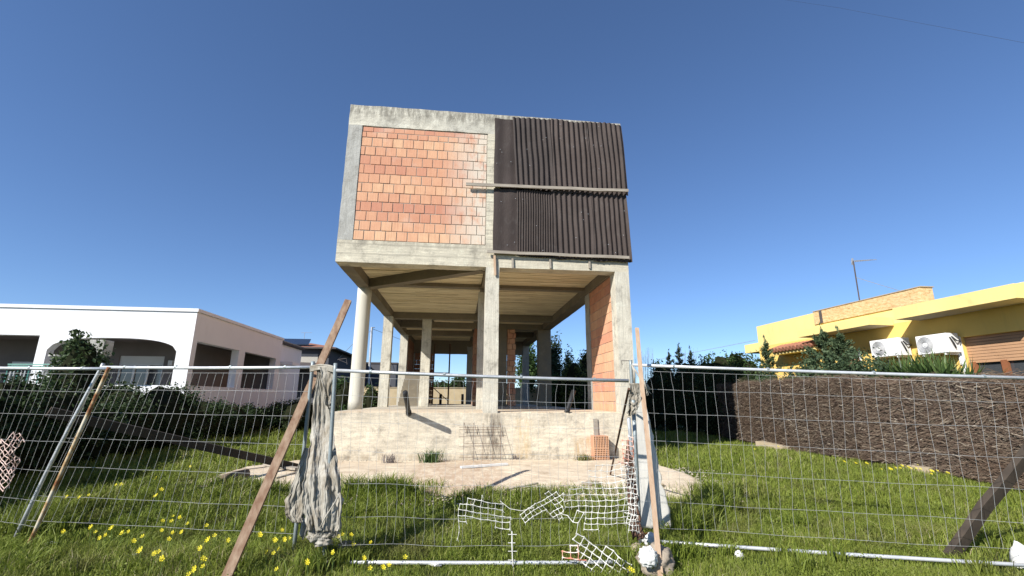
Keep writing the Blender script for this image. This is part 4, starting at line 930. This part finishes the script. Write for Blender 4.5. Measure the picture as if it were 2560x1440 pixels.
for s_ in segs:
    V, fc, r_, nrm = brush(*s_, 'h'); VV.append(V); RR.append(r_)
    a, b2 = Vector((s_[0], s_[1], 0)), Vector((s_[2], s_[3], 0)); n_ = Vector((nrm[0], nrm[1], 0))
    cb.prism([(0, 0), (1, 0)], lambda u, v: a.lerp(b2, u)+n_*.02-Vector((0, 0, .3)), lambda u, v: a.lerp(b2, u)+n_*.02+Vector((0, 0, s_[4]-.05))) if False else cb.add(
        [a+n_*.02+Vector((0, 0, -.3)), b2+n_*.02+Vector((0, 0, -.3)), b2-n_*.55+Vector((0, 0, -.3)), a-n_*.55+Vector((0, 0, -.3)), a+n_*.02+Vector((0, 0, s_[4]-.06)), b2+n_*.02+Vector((0, 0, s_[4]-.06)), b2-n_*.55+Vector((0, 0, s_[4]-.06)), a-n_*.55+Vector((0, 0, s_[4]-.06))],
        [(3, 2, 1, 0), (4, 5, 6, 7), (0, 1, 5, 4), (1, 2, 6, 5), (2, 3, 7, 6), (3, 0, 4, 7)])
npmesh('brushwood', np.concatenate(VV), fc, M['twig'], np.concatenate(RR), hd); cb.build('stem_core', M['twig_core'], hd)
b = MB(); b.add([AG(1890, 1118)+Vector((0, 0, z)) for z in (-.1, .17)]+[AG(2330, 1190)+Vector((-.06, -.02, z)) for z in (-.1, .15)]+[AG(2330, 1190)+Vector((.3, .1, z)) for z in (.15, -.1)]+[AG(1890, 1118)+Vector((.3, .1, z)) for z in (.17, -.1)], [(0, 2, 3, 1), (1, 3, 4, 6), (6, 4, 5, 7), (0, 1, 6, 7), (2, 5, 4, 3)])
tag(b.build('kerb', M['kerb']), 'low concrete kerb at the foot of the brushwood hedge', 'kerb')
# green hedge in the shade of the building, right
HR = [(1612, 935, 12.0), (1650, 925, 12.0), (1700, 915, 12.1), (1745, 915, 12.2), (1790, 920, 12.3), (1825, 930, 12.35)]
RL = ['dark hedge shrub right beside the right column', 'dark hedge shrub behind the pale batten', 'dark hedge shrub below the three young conifers', 'dark hedge shrub in the building shadow, middle', 'dark hedge shrub just before the shadow edge', 'dark shrub where the brushwood begins']
for (px, py, x), lab in zip(HR, RL):
    q = AX(px, py, x); shrub('hedge_shrub', lab, 'shrub', x+.4, q[1], (.55, .9, 1), q[2]-.05, 4200, .042, 'leaf_dark', 'green shrubs in the shade at the right')
def conifer(label, px, py, x, r, mat, n, base=0, group='young conifers behind the hedge'):
    q = AX(px, py, x); top = q[2]; y = q[1]; o = thing('conifer', label, 'tree', (x, y, base), group)
    b = MB(); b.tube([(x, y, base), (x, y, top-.1)], .05, 6, r1=.01); b.build('trunk', M['bark'], o)
    C = []; D = []
    nb = 30
    for k in range(nb):
        f = (k+.5)/nb; z = base+.35+(top-base-.4)*f; L = r*(1-f)**.7*random.uniform(.75, 1.15)+.06; a = k*2.4
        d = np.array([math.cos(a), math.sin(a), .75]); d /= np.linalg.norm(d)
        m_ = n//nb; t_ = rng.random(m_)
        C.append(np.array([x, y, z])+d*(t_*L)[:, None]+rng.normal(size=(m_, 3))*.035); D.append(d+rng.normal(size=(m_, 3))*.45)
    C = np.concatenate(C); D = np.concatenate(D)
    C = np.concatenate([C, np.array([[x, y, top]])+rng.normal(size=(40, 3))*[.02, .02, .14]]); D = np.concatenate([D, np.tile([[0, 0, 1.]], (40, 1))+rng.normal(size=(40, 3))*.3])
    npmesh('crown', leafquads(C, np.full(len(C), .055), .28, D), LEAF, M[mat], rng.random(len(C)), o)
conifer('short blue green young conifer, leftmost of three', 1672, 886, 13.0, .62, 'leaf_blue', 2200)
conifer('tallest blue green young conifer, in the middle of three', 1696, 868, 13.0, .66, 'leaf_blue', 2400)
conifer('slim blue green young conifer, rightmost of three', 1726, 880, 13.0, .5, 'leaf_blue', 1800)
conifer('young conifer against the far corner of the yellow house', 1913, 858, 13.4, .72, 'leaf_lite', 3600)
conifer('green conifer in front of the tiled canopy, left of a pair', 2055, 832, 13.6, 1.15, 'leaf_lite', 7600)
conifer('green conifer in front of the yellow wall, right of a pair', 2097, 838, 13.6, 1.1, 'leaf_lite', 7400)
q = AX(1800, 885, 13.6); shrub('bush', 'broad dark green bush between the young conifers and the yellow house', 'bush', 13.6, q[1], (.8, 1.1, 1), q[2], 5600, .055, 'leaf_mid', clumps=40)
q = AX(1860, 893, 13.4); shrub('bush', 'dark green bush just left of the yellow house corner', 'bush', 13.4, q[1], (.7, .8, 1), q[2], 4200, .05, 'leaf_mid', clumps=34)
q = AX(1765, 892, 13.2); shrub('bush', 'low green bush right of the young conifers', 'bush', 13.2, q[1], (.7, .9, 1), q[2], 5200, .05, 'leaf_mid', clumps=44)
q = AX(1835, 882, 14.0); shrub('bush', 'rounded dark bush filling the gap before the yellow house', 'bush', 14.0, q[1], (.9, 1.0, 1), q[2]+.05, 6000, .055, 'leaf_mid', clumps=44)
q = AX(1655, 905, 13.4); shrub('bush', 'dark leafy bush right of the twiggy shrub', 'bush', 13.4, q[1], (.7, 1.0, 1), q[2], 5200, .05, 'leaf_dark', clumps=40)
q = AX(1715, 903, 13.6); shrub('bush', 'dark leafy bush between the feet of the young conifers', 'bush', 13.6, q[1], (.7, 1.0, 1), q[2], 5200, .05, 'leaf_dark', clumps=40)
for (px, py, x, lab) in ((1990, 912, 13.0, 'green shrub at the hedge below the tiled canopy'), (2125, 895, 13.2, 'green shrub below the pair of conifers'), (2180, 905, 13.2, 'green shrub below the left air conditioner'), (2030, 888, 12.95, 'bushy green shrub at the foot of the left conifer of the pair'), (2150, 880, 12.95, 'bushy green shrub covering the foot of the small window'), (2075, 880, 12.9, 'leafy shrub in front of the trunks of the conifer pair'), (1920, 925, 12.9, 'green shrub at the left end of the brushwood hedge')):
    q = AX(px, py, x); shrub('shrub', lab, 'shrub', x, q[1], (.55, .75, 1), q[2], 4600, .042, 'leaf_lite', 'shrubs behind the brushwood hedge', core=False, clumps=40)
def swords(label, pts, x, n, L, group):
    q = AX(*pts, x); o = thing('yucca', label, 'plant', (x, q[1], 0), group)
    C = []; 
    for k in range(n):
        a = U(0, 2*math.pi); el = U(.35, 1.45); d = Vector((math.cos(a)*math.cos(el), math.sin(a)*math.cos(el), math.sin(el))); l = L*U(.6, 1)
        b0 = Vector((x+U(-.15, .15), q[1]+U(-.3, .3), q[2]-L*.75)); sd = d.cross(Vector((0, 0, 1))).normalized()*U(.016, .026)
        dr = Vector((0, 0, -1))*l*.10
        C.append([b0-sd, b0+sd, b0+d*l*.5+sd*1.1, b0+d*l*.5-sd*1.1, b0+d*l+dr])
    npmesh('leaves', np.array([[tuple(v) for v in c] for c in C]), BL, M['leaf_yucca'], rng.random(n), o)
    b = MB(); b.tube([(x, q[1], 0), (x, q[1], q[2]-L*.6)], .08, 8, r1=.06); b.build('trunk', M['bark'], o)
for (px, py, lab) in ((2235, 905, 'sword leaved plant below the left air conditioner'), (2285, 890, 'tall sword leaved plant between the air conditioners'), (2335, 888, 'sword leaved plant below the right air conditioner'), (2385, 905, 'sword leaved plant at the edge of the window with the roller shutter')):
    swords(lab, (px, py-8), 13.2, 190, 1.1, 'sword leaved plants behind the hedge')
b = []
for k in range(46):
    pass
def twigs(label, pxs, py0, py1, y, n):
    c = AY((pxs[0]+pxs[1])/2, py0, y); o = thing('bare_shrub', label, 'shrub', (c[0], y, 0)); b = MB()
    for k in range(n):
        px = U(*pxs); t_ = AY(px, py1+U(0, .5)*(py0-py1), y+U(-.4, .4)); b0 = AY(px+U(-3, 3), py0+20, y+U(-.3, .3)); b.tube([(b0[0], b0[1], .2), b0, t_], .007, 4, r1=.003)
    b.build('twigs', M['twig_bare'], o)
twigs('leafless twiggy shrub right behind the right column', (1586, 1634), 930, 868, 13, 46)
twigs('leafless thin twigs behind the three young conifers', (1690, 1750), 920, 866, 12.5, 26)

def tree(label, px, py, y, r, mat, n, size, trunk=.12, zlow=1.2, clumps=44, group=None, cat='tree', name='tree'):
    q = AY(px, py, y); top = q[2]; x = q[0]; o = thing(name, label, cat, (x, y, 0), group)
    b = MB(); b.tube([(x, y, -.1), (x+.05, y, zlow), (x, y, top*.7)], [trunk, trunk*.8, trunk*.35], 8)
    for k in range(7): a = U(0, 6.28); z = U(zlow, top*.65); b.tube([(x, y, z), (x+math.cos(a)*r[0]*.6, y+math.sin(a)*r[1]*.6, z+U(.3, .9))], trunk*.3, 5, r1=.01)
    b.build('trunk', M['bark'], o)
    h = (top-zlow)/2; P_, k = crown_pts((x, y, zlow+h), (r[0], r[1], h*.95), n, clumps, .19, .35)
    npmesh('crown', leafquads(P_, np.full(n, size)), LEAF, M[mat], np.clip(rng.random(clumps)[k]*.6+rng.random(n)*.4, 0, 1), o)
tree('tall dark tree right behind the building, seen past the right column', 1378, 838, 21, (.75, .8), 'leaf_cyp', 6500, .085, .16, .8)
tree('dark cypress like tree seen between the pier and the back column', 1417, 872, 22, (.50, .6), 'leaf_cyp', 5200, .075, .12, .4)
tree('green tree behind the back of the building, seen in the narrow gap', 1320, 845, 23, (.8, .8), 'leaf_mid', 5000, .09, .15, .8)
q = AY(1440, 905, 17); shrub('citrus_shrub', 'yellow green citrus bush seen through the right bay', 'shrub', q[0], 17, (.9, .8, 1), q[2], 6000, .065, 'leaf_yel', clumps=40)
q = AY(1395, 935, 18); shrub('shrub', 'green bush seen through the right bay behind the fence rail', 'shrub', q[0], 18, (.7, .7, 1), q[2], 4200, .065, 'leaf_mid')
q = AY(1468, 880, 20); shrub('shrub', 'brownish green tall bush beside the pier of the right bay', 'shrub', q[0], 20, (.8, .8, 1), q[2], 4600, .07, 'leaf_yel')
q = AY(1105, 950, 27); shrub('shrub', 'pale green bush seen through the back opening, left', 'shrub', q[0], 27, (1.0, .8, 1), q[2], 3000, .09, 'leaf_mid')
q = AY(1145, 943, 27); shrub('shrub', 'round green bush seen through the back opening, right', 'shrub', q[0], 27, (1.0, .8, 1), q[2], 3600, .09, 'leaf_mid')
q = AY(862, 948, 9); shrub('shrub', 'green shrub between the hanging cloth and the round column', 'shrub', q[0], 9, (.6, .7, 1), q[2], 3600, .05, 'leaf_mid')
q = AY(930, 965, 11); shrub('shrub', 'small green shrub between the round column and the next one', 'shrub', q[0], 11, (.45, .6, 1), q[2], 2600, .05, 'leaf_mid')

# ------------------------------------------------------------------ white house on the left
wh = thing('white_house', 'white flat roofed house with an arched porch and side openings', 'house', (-6, 6, 0))
def Wp(name, fn, mat='render_white', par=None):
    b = MB(); fn(b); return b.build(name, M[mat], par or wh)
XL = -19.0
def front(b):
    y0, y1 = 6.0, 6.28
    b.box(XL, -6.0, y0, y1, 3.262, 4.15); b.box(XL, -6.0, y0, y1, -.3, 1.70)
    b.box(-6.45, -6.0, y0, y1, 1.70, 2.80); b.box(-10.66, -10.36, y0, y1, 1.70, 2.80)
    b.box(-10.66, -10.36, y0, y1, 2.80, 3.262); b.box(-6.45, -6.0, y0, y1, 2.80, 3.262)
    b.box(-15.6, -15.2, y0, y1, 1.70, 3.262)
    n = 28; xc, hw = -8.405, 1.955
    for k in range(n):
        u0, u1 = -1+2*k/n, -1+2*(k+1)/n
        z = lambda u: 2.80+.42*max(0, 1-abs(u)**2.6)**.5
        b.prism([(u0, z(u0)), (u1, z(u1)), (u1, 3.262), (u0, 3.262)], lambda u, zz: (xc+u*hw, y0, zz), lambda u, zz: (xc+u*hw, y1, zz))
Wp('front_wall', front)
def side(b):
    x0, x1 = -6.28, -6.0
    b.box(x0, x1, 6.283, 13.9, 3.185, 4.147); b.box(x0, x1, 6.283, 13.9, -.3, 1.705)
    b.box(x0, x1, 9.40, 9.95, 1.705, 3.185); b.box(x0, x1, 13.32, 13.9, 1.705, 3.185)
Wp('side_wall', side)
Wp('roof_cap', lambda b: (b.box(XL, -5.955, 5.955, 6.33, 4.153, 4.262), b.box(-6.33, -5.955, 6.333, 13.95, 4.153, 4.262)))
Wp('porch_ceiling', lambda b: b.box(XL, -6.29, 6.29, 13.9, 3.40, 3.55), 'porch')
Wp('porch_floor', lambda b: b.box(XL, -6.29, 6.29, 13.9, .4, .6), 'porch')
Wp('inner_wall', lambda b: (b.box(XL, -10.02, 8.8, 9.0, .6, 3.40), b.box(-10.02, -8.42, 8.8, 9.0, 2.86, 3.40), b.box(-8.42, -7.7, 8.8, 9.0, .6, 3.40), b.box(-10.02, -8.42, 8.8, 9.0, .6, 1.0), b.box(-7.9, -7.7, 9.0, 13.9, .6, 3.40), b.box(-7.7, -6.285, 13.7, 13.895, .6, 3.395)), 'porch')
w = Wp('window', lambda b: b.box(-10.02, -8.42, 8.86, 8.96, 2.58, 2.86), 'pvc')
Wp('frame', lambda b: [b.box(x, x+.07, 8.85, 8.95, 1.0, 2.58) for x in (-10.02, -9.5, -9.02, -8.49)]+[b.box(-9.95, -8.49, 8.851, 8.949, z, z+.07) for z in (1.0, 2.51)], 'pvc', w)
Wp('pane', lambda b: b.box(-9.95, -8.49, 8.90, 8.91, 1.07, 2.51), 'glass', w)
w = Wp('window', lambda b: b.box(-13.6, -12.2, 8.72, 8.795, 2.3, 2.58), 'pvc')
Wp('pane', lambda b: b.box(-13.6, -12.2, 8.73, 8.79, 1.1, 2.29), 'glass', w)
Wp('wall_lamp', lambda b: (b.box(-8.2, -8.05, 8.68, 8.795, 2.5, 2.7)), 'pvc')
Wp('annex', lambda b: (b.box(-9.5, -6.35, 13.95, 18, -.3, 4.05), b.box(-6.35, -5.5, 14.2, 15.2, 2.95, 3.1)))
def tiles(b, x0, x1, y0, z0, dy, dz, n, r=.07):
    for k in range(n): x = x0+(x1-x0)*k/(n-1); b.tube([(x, y0, z0), (x, y0+dy, z0+dz)], r, 8)
Wp('annex_roof', lambda b: [b.tube([(-6.2, 13.95+.2*k, 4.12), (-8.2, 13.95+.2*k, 4.55)], .095, 8) for k in range(21)], 'slate')
rl = thing('iron_railing', 'teal painted iron railing left of the ivy column', 'railing', (-7, 4.6, 0))
for k in range(15): b = MB(); q = AY(20+k*9, 918, 4.6); b.tube([(q[0], 4.6, .9), (q[0], 4.6, q[2]-.1)], .014, 5); b.build('baluster', M['pvc' if k % 3 else 'green_paint'], rl)
for py in (911, 916): b = MB(); b.tube([AY(20, py, 4.6), AY(148, py, 4.6)], .016, 5); b.build('handrail', M['green_paint'], rl)
fp = thing('flower_pot', 'grey bowl shaped planter on a pillar left of the ivy column', 'planter', AY(155, 925, 4.7)); q = AY(155, 890, 4.7)
b = MB(); b.tube([(q[0], 4.7, q[2]-.55), (q[0], 4.7, q[2]-.1), (q[0], 4.7, q[2]-.03), (q[0], 4.7, q[2]+.02)], [.14, .17, .30, .30], 14); b.build('bowl', M['conc_colg'], fp)
b = MB(); b.bev(q[0]-.15, q[0]+.15, 4.55, 4.85, -.2, q[2]-.55, .01); b.build('pillar', M['render_white'], fp)
b = MB(); q = AY(268, 868, 5.4); b.bev(q[0]-.42, q[0]+.12, 5.1, 5.5, q[2]-.28, q[2]+.2, .02); tag(b.build('pillar_cap', M['conc_colg']), 'square grey pillar head right of the ivy column', 'pillar') 
b2 = MB(); 

# ------------------------------------------------------------------ houses behind on the left
gh = thing('grey_house', 'dark grey two storey house with a tiled hip roof and solar panels', 'house', (-7, 22, 0))
def Gp(name, fn, mat, par=None): b = MB(); fn(b); return b.build(name, M[mat], par or gh)
xa, xb, ya, yb = -11.5, -5.85, 22.0, 30.0
Gp('wall', lambda b: b.box(xa, xb, ya, yb, 0, 4.62), 'render_grey')
Gp('pale_band', lambda b: b.box(xa, -6.55, ya-.06, ya-.002, 3.55, 4.2), 'render_cream')
Gp('downpipe', lambda b: b.tube([(-6.45, ya-.06, 1), (-6.45, ya-.06, 4.6)], .05, 8), 'slate')
def hip(b):
    e = .55; z0, z1 = 4.62, 5.3
    b.add([(xa-e, ya-e, z0), (xb+e, ya-e, z0), (xb+e, yb+e, z0), (xa-e, yb+e, z0), (xa+2.3, ya+3.4, z1), (xb-2.3, ya+3.4, z1), (xb-2.3, yb-3.4, z1), (xa+2.3, yb-3.4, z1)],
          [(0, 1, 5, 4), (1, 2, 6, 5), (2, 3, 7, 6), (3, 0, 4, 7), (4, 5, 6, 7), (3, 2, 1, 0)])
Gp('roof', hip, 'tile'); Gp('eaves', lambda b: b.box(xa-.56, xb+.56, ya-.56, yb+.56, 4.52, 4.615), 'slate')
Gp('solar_panel', lambda b: b.add([(-9.6, 21.85, 4.85), (-7.2, 21.85, 4.85), (-7.5, 23.2, 5.35), (-9.3, 23.2, 5.35), (-9.6, 21.85, 4.80), (-7.2, 21.85, 4.80), (-7.5, 23.2, 5.3), (-9.3, 23.2, 5.3)], [(0, 1, 2, 3), (7, 6, 5, 4), (0, 4, 5, 1), (1, 5, 6, 2), (2, 6, 7, 3), (3, 7, 4, 0)]), 'panel')
Gp('lean_to_roof', lambda b: b.add([(-10.5, 20.2, 3.35), (-7.0, 20.2, 3.2), (-6.3, 21.95, 3.6), (-10.5, 21.95, 3.75), (-10.5, 20.2, 3.25), (-7.0, 20.2, 3.1), (-6.3, 21.95, 3.5), (-10.5, 21.95, 3.65)], [(0, 1, 2, 3), (7, 6, 5, 4), (0, 4, 5, 1), (1, 5, 6, 2), (2, 6, 7, 3), (3, 7, 4, 0)]), 'slate')
an = thing('roof_antenna', 'thin antenna above the dark grey house', 'antenna', (-9, 25, 5.7)); b = MB(); q = AY(762, 832, 25); b.tube([(q[0], 25, 5.4), q], .015, 5); b.tube([q+Vector((-.25, 0, 0)), q+Vector((.5, 0, .02))], .012, 5); b.build('mast', M['cable'], an)
b = MB(); q0 = AY(845, 908, 30); q1 = AY(993, 908, 30); b.bev(q0[0], q1[0], 30, 38, 0, q0[2], .03); 
bk = thing('grey_building', 'low plain dark grey building behind the columns on the left', 'building', (-4.8, 30, 0)); b.build('wall', M['render_grey'], bk)
b = MB(); b.box(q0[0]-.06, q1[0]+.06, 29.94, 38.06, q0[2]+.003, q0[2]+.12); b.build('coping', M['slate'], bk)
b = MB(); q = AY(930, 818, 29); b.tube([AY(921, 960, 29)-Vector((0, 0, 2.6)), AY(921, 960, 29), q], .11, 10, r1=.09); pole = thing('utility_pole', 'pale utility pole behind the round column', 'pole', (q[0], 29, 0)); b.build('shaft', M['galv'], pole)
b = MB(); b.tube([q-Vector((.0, .1, .05)), q+Vector((.25, 0, -.02))], .03, 6); b.build('bracket', M['galv'], pole)
b = MB(); b.tube([q-Vector((0, 0, .12)), AY(1010, 852, 31), AY(1080, 885, 33)], .018, 5); tag(b.build('power_line', M['cable']), 'wire running right from the utility pole', 'cable')
b = MB(); b.tube([AY(843, 900, 24), AY(880, 862, 27), q-Vector((0, 0, .25))], .018, 5); tag(b.build('power_line', M['cable']), 'wire from the grey house up to the utility pole', 'cable')
b = MB(); b.box(-5, 16, 22.6, 22.8, -.3, 2.02); bw = thing('boundary_wall', 'beige block boundary wall at the back of the plot', 'wall', (2, 22.7, 0)); b.build('wall', M['beige_wall'], bw)
b = MB(); b.box(-5, 16, 22.56, 22.84, 2.023, 2.08); b.build('coping', M['kerb'], bw)

# ------------------------------------------------------------------ yellow house on the right
XH = 16.0
yh = thing('yellow_house', 'yellow flat roofed house with stone clad parapet and concrete canopies', 'house', (XH, 2, 0))
def Yp(name, fn, mat='yellow', par=None): b = MB(); fn(b); return b.build(name, M[mat], par or yh)
y = lambda px, py, x=XH: AX(px, py, x)[1]
z = lambda px, py, x=XH: AX(px, py, x)[2]
yF = y(1891, 817); yT = y(2035, 785); zT = z(1960, 800); yPR = y(2303, 718); zP = z(2200, 745)
wy0, wy1 = y(2600, 850), y(2405, 860); wz1 = z(2401, 844); vy0, vy1 = y(2146, 880), y(2098, 890); vz1 = z(2120, 879)
def ywall(b):
    x0, x1 = XH, XH+.25
    zc = z(2110, 800)                                   # underside level of the first canopy band
    b.box(x0, x1, vy1, yF, -.3, zT-.9); b.box(x0, x1, vy0, vy1, vz1, zT-.9); b.box(x0, x1, wy1, vy0, -.3, zT-.9); b.box(x0, x1, wy0, wy1, wz1, zT-.9); b.box(x0, x1, -9, wy0, -.3, zT-.9)
    b.box(x0, x1, wy0, wy1, -.3, .6); b.box(x0, x1, vy0, vy1, -.3, .7)
Yp('wall', ywall, 'ochre')
def yup(b):
    x0, x1 = XH, XH+.25
    b.box(x0, x1, yT, yF, zT-.9, zT); b.box(x0, x1, -9, yT, zT-.9, zT-.45)
    b.box(x1, x1+8, yF-.25, yF, -.3, zT)
Yp('upper_wall', yup)
zP2 = z(2303, 718)
Yp('stone_parapet', lambda b: b.prism([(yPR, zT-.448), (yT-.003, zT-.448), (yT-.003, zT+.02), (yPR, zP2)], lambda u, v: (XH-.04, u, v), lambda u, v: (XH+.35, u, v)), 'clad')
Yp('parapet_cap', lambda b: b.prism([(yPR-.03, zP2+.003), (yT-.006, zT+.023), (yT-.006, zT+.05), (yPR-.03, zP2+.03)], lambda u, v: (XH-.06, u, v), lambda u, v: (XH+.38, u, v)), 'kerb')
Yp('parapet_joint', lambda b: b.box(XH-.06, XH-.041, yT-.42, yT-.30, zT-.44, zT+.02), 'slate')
Yp('roof', lambda b: b.box(XH+.26, XH+8, -9, yF-.26, zT-.8, zT-.5), 'kerb')
XC = XH-.85
c1a, c1b, cz1 = y(2173, 810, XC), y(1995, 842, XC), z(2100, 825, XC)
c2a, c2b, cz2 = y(2542, 744, XC), y(2236, 798, XC), z(2400, 770, XC)
def can(b, a, e, zz, h): b.box(XC, XH-.045, a, e, zz, zz+h)
Yp('canopy', lambda b: can(b, c1a, c1b, cz1, .24)); Yp('canopy', lambda b: can(b, c2a, c2b, cz2, .33))
Yp('canopy_soffit', lambda b: b.box(XC+.03, XH-.05, c1a+.03, c1b-.03, cz1-.006, cz1-.002), 'yellow_soffit'); Yp('canopy_soffit', lambda b: b.box(XC+.03, XH-.05, c2a+.03, c2b-.03, cz2-.006, cz2-.002), 'yellow_soffit')
Yp('canopy', lambda b: b.box(XH+.3, XH+2, yF+.003, y(1846, 862), z(1870, 880), z(1870, 858)))
ty0, ty1, tz = y(2030, 858, XH-.5), y(1932, 880, XH-.5), z(1980, 880, XH-.5)
Yp('tiled_canopy', lambda b: b.box(XH-.5, XH-.003, ty0, ty1, tz-.02, tz+.1))
Yp('roof_tiles', lambda b: [b.tube([(XH-.62, ty0+(ty1-ty0)*k/11, tz+.14), (XH-.01, ty0+(ty1-ty0)*k/11, tz+.34)], .085, 8) for k in range(12)], 'tile')
sh_ = Yp('window', lambda b: [b.box(XH+.10, XH+.14, wy0, wy1, wz1-.075*k-.070, wz1-.075*k-.004) for k in range(int((wz1-z(2435, 902))/.075)+1)], 'shutter_wood')
zb_ = z(2435, 902)
Yp('frame', lambda b: [b.box(XH+.08, XH+.16, wy1-.10-s_, wy1-.10-s_+.13, .6, zb_-.02) for s_ in (.05, .75, 1.3)], 'wood_frame', sh_)
Yp('pane', lambda b: b.box(XH+.17, XH+.18, wy0, wy1, .6, wz1), 'glass', sh_)
Yp('jamb', lambda b: b.box(XH-.015, XH+.098, wy1+.001, wy1+.10, .6, wz1+.03), 'pvc', sh_)
w2 = Yp('window', lambda b: b.box(XH+.12, XH+.15, vy0, vy1, .7, vz1), 'shutter_wood')
Yp('jamb', lambda b: b.box(XH-.01, XH+.08, vy0-.07, vy0-.001, .7, vz1+.05), 'pvc', w2)
def ac(label, pa, pb):
    x1, x0 = XH-.08, XH-.46
    ya_, yb_ = y(pb[0], pb[1], x0+.05), y(pa[0], pa[1], x0); zb2, zt2 = z(*pb[2:], x0), z(*pa[2:], x0)
    o = thing('air_conditioner', label, 'air conditioner', ((x0+x1)/2, (ya_+yb_)/2, zb2), 'air conditioners on the yellow wall')
    b = MB(); b.bev(x0, x1, ya_, yb_, zb2, zt2, .015); b.build('casing', M['metal_white'], o)
    yc = yb_-(yb_-ya_)*.30; zc = (zb2+zt2)/2; R = (zt2-zb2)*.40
    b = MB()
    for r_ in (1, .84, .68, .52, .38): b.tube([(x0-.006, yc+R*r_*math.cos(a), zc+R*r_*math.sin(a)) for a in np.linspace(0, 2*math.pi, 25)], .010, 5, cap=False)
    b.build('fan_grille', M['grille'], o)
    b = MB(); b.blob((x0-.004, yc, zc), (.012, R*.25, R*.25), 0); b.build('hub', M['metal_white'], o)
    b = MB(); b.tube([(x0+.1, ya_-.004, zb2+.4), (x0+.12, ya_-.06, zb2+.25), (x0+.2, ya_-.03, zb2+.12)], .018, 6); b.tube([(x0+.16, ya_-.004, zb2+.42), (x0+.2, ya_-.08, zb2+.3), (x1, ya_-.02, zb2+.3)], .018, 6); b.build('pipework', M['black_plastic'], o)
    for yy in (ya_+.12, yb_-.12):
        b = MB(); b.box(x0+.02, XH-.004, yy-.02, yy+.02, zb2-.045, zb2-.004); b.box(XH-.045, XH-.005, yy-.02, yy+.02, zb2-.30, zb2-.047); b.build('bracket', M['metal_white'], o)
ac('white outdoor air conditioner unit, the farther one beside the small window', (2173, 855, 2173, 853), (2254, 880, 2205, 893))
ac('white outdoor air conditioner unit, the nearer one beside the roller shutter', (2287, 845, 2287, 842), (2376, 875, 2320, 886))
q = AX(2149, 752, XH+.8); qt = AX(2133, 652, XH+.8)
an = thing('tv_antenna', 'tall television antenna on the roof of the yellow house', 'antenna', (q[0], q[1], zT-.5)); b = MB(); b.tube([(q[0], q[1], zT-.5), q, qt], .024, 6); b.build('mast', M['slate'], an)
b = MB(); e = AX(2190, 649, XH+.8); b.tube([AX(2128, 655, XH+.8), e], .012, 5)
for k in range(9): p_ = AX(2135, 652, XH+.8).lerp(e, k/9); b.tube([p_+Vector((-.14, 0, 0)), p_+Vector((.14, 0, 0))], .006, 4)
b.tube([AX(2131, 646, XH+.8), AX(2131, 662, XH+.8)], .03, 5); b.build('boom', M['cable'], an)
b = MB(); b.tube([AX(2141, 694, XH+.8), AX(2200, 712, XH+.8), AX(2250, 727, XH+.5)], .010, 4); tag(b.build('guy_wire', M['galv']), 'guy wire from the antenna mast down to the stone parapet', 'cable')
b = MB(); b.tube([AX(1640, 900, 17), AX(1750, 878, 17), AX(1888, 851, 17)], .014, 4); tag(b.build('power_line', M['galv']), 'pale wire from behind the conifers to the yellow house', 'cable')

b = MB(); b.tube([AY(1700, -40, 14), AX(2100, 20, 10.5), AX(2640, 122, 11)], .0020, 4); tag(b.build('power_line', M['black_plastic']), 'thin overhead cable across the upper right sky', 'cable')
for (px, py, sd_, lab) in ((128, 1358, 3, 'pale scrap of litter in the grass below the rusty post'), (332, 1388, 5, 'pale scrap of litter in the grass among the left flowers'), (1090, 1412, 8, 'white rag caught under the bottom rail of the middle panel')):
    b = MB(); b.blob(AG(px, py, .02), (.055, .03, .016), .7, 2.5, 18, 12, sd_); tag(b.build('plastic_scrap', M['chalk'], smooth=True), lab, 'scrap')
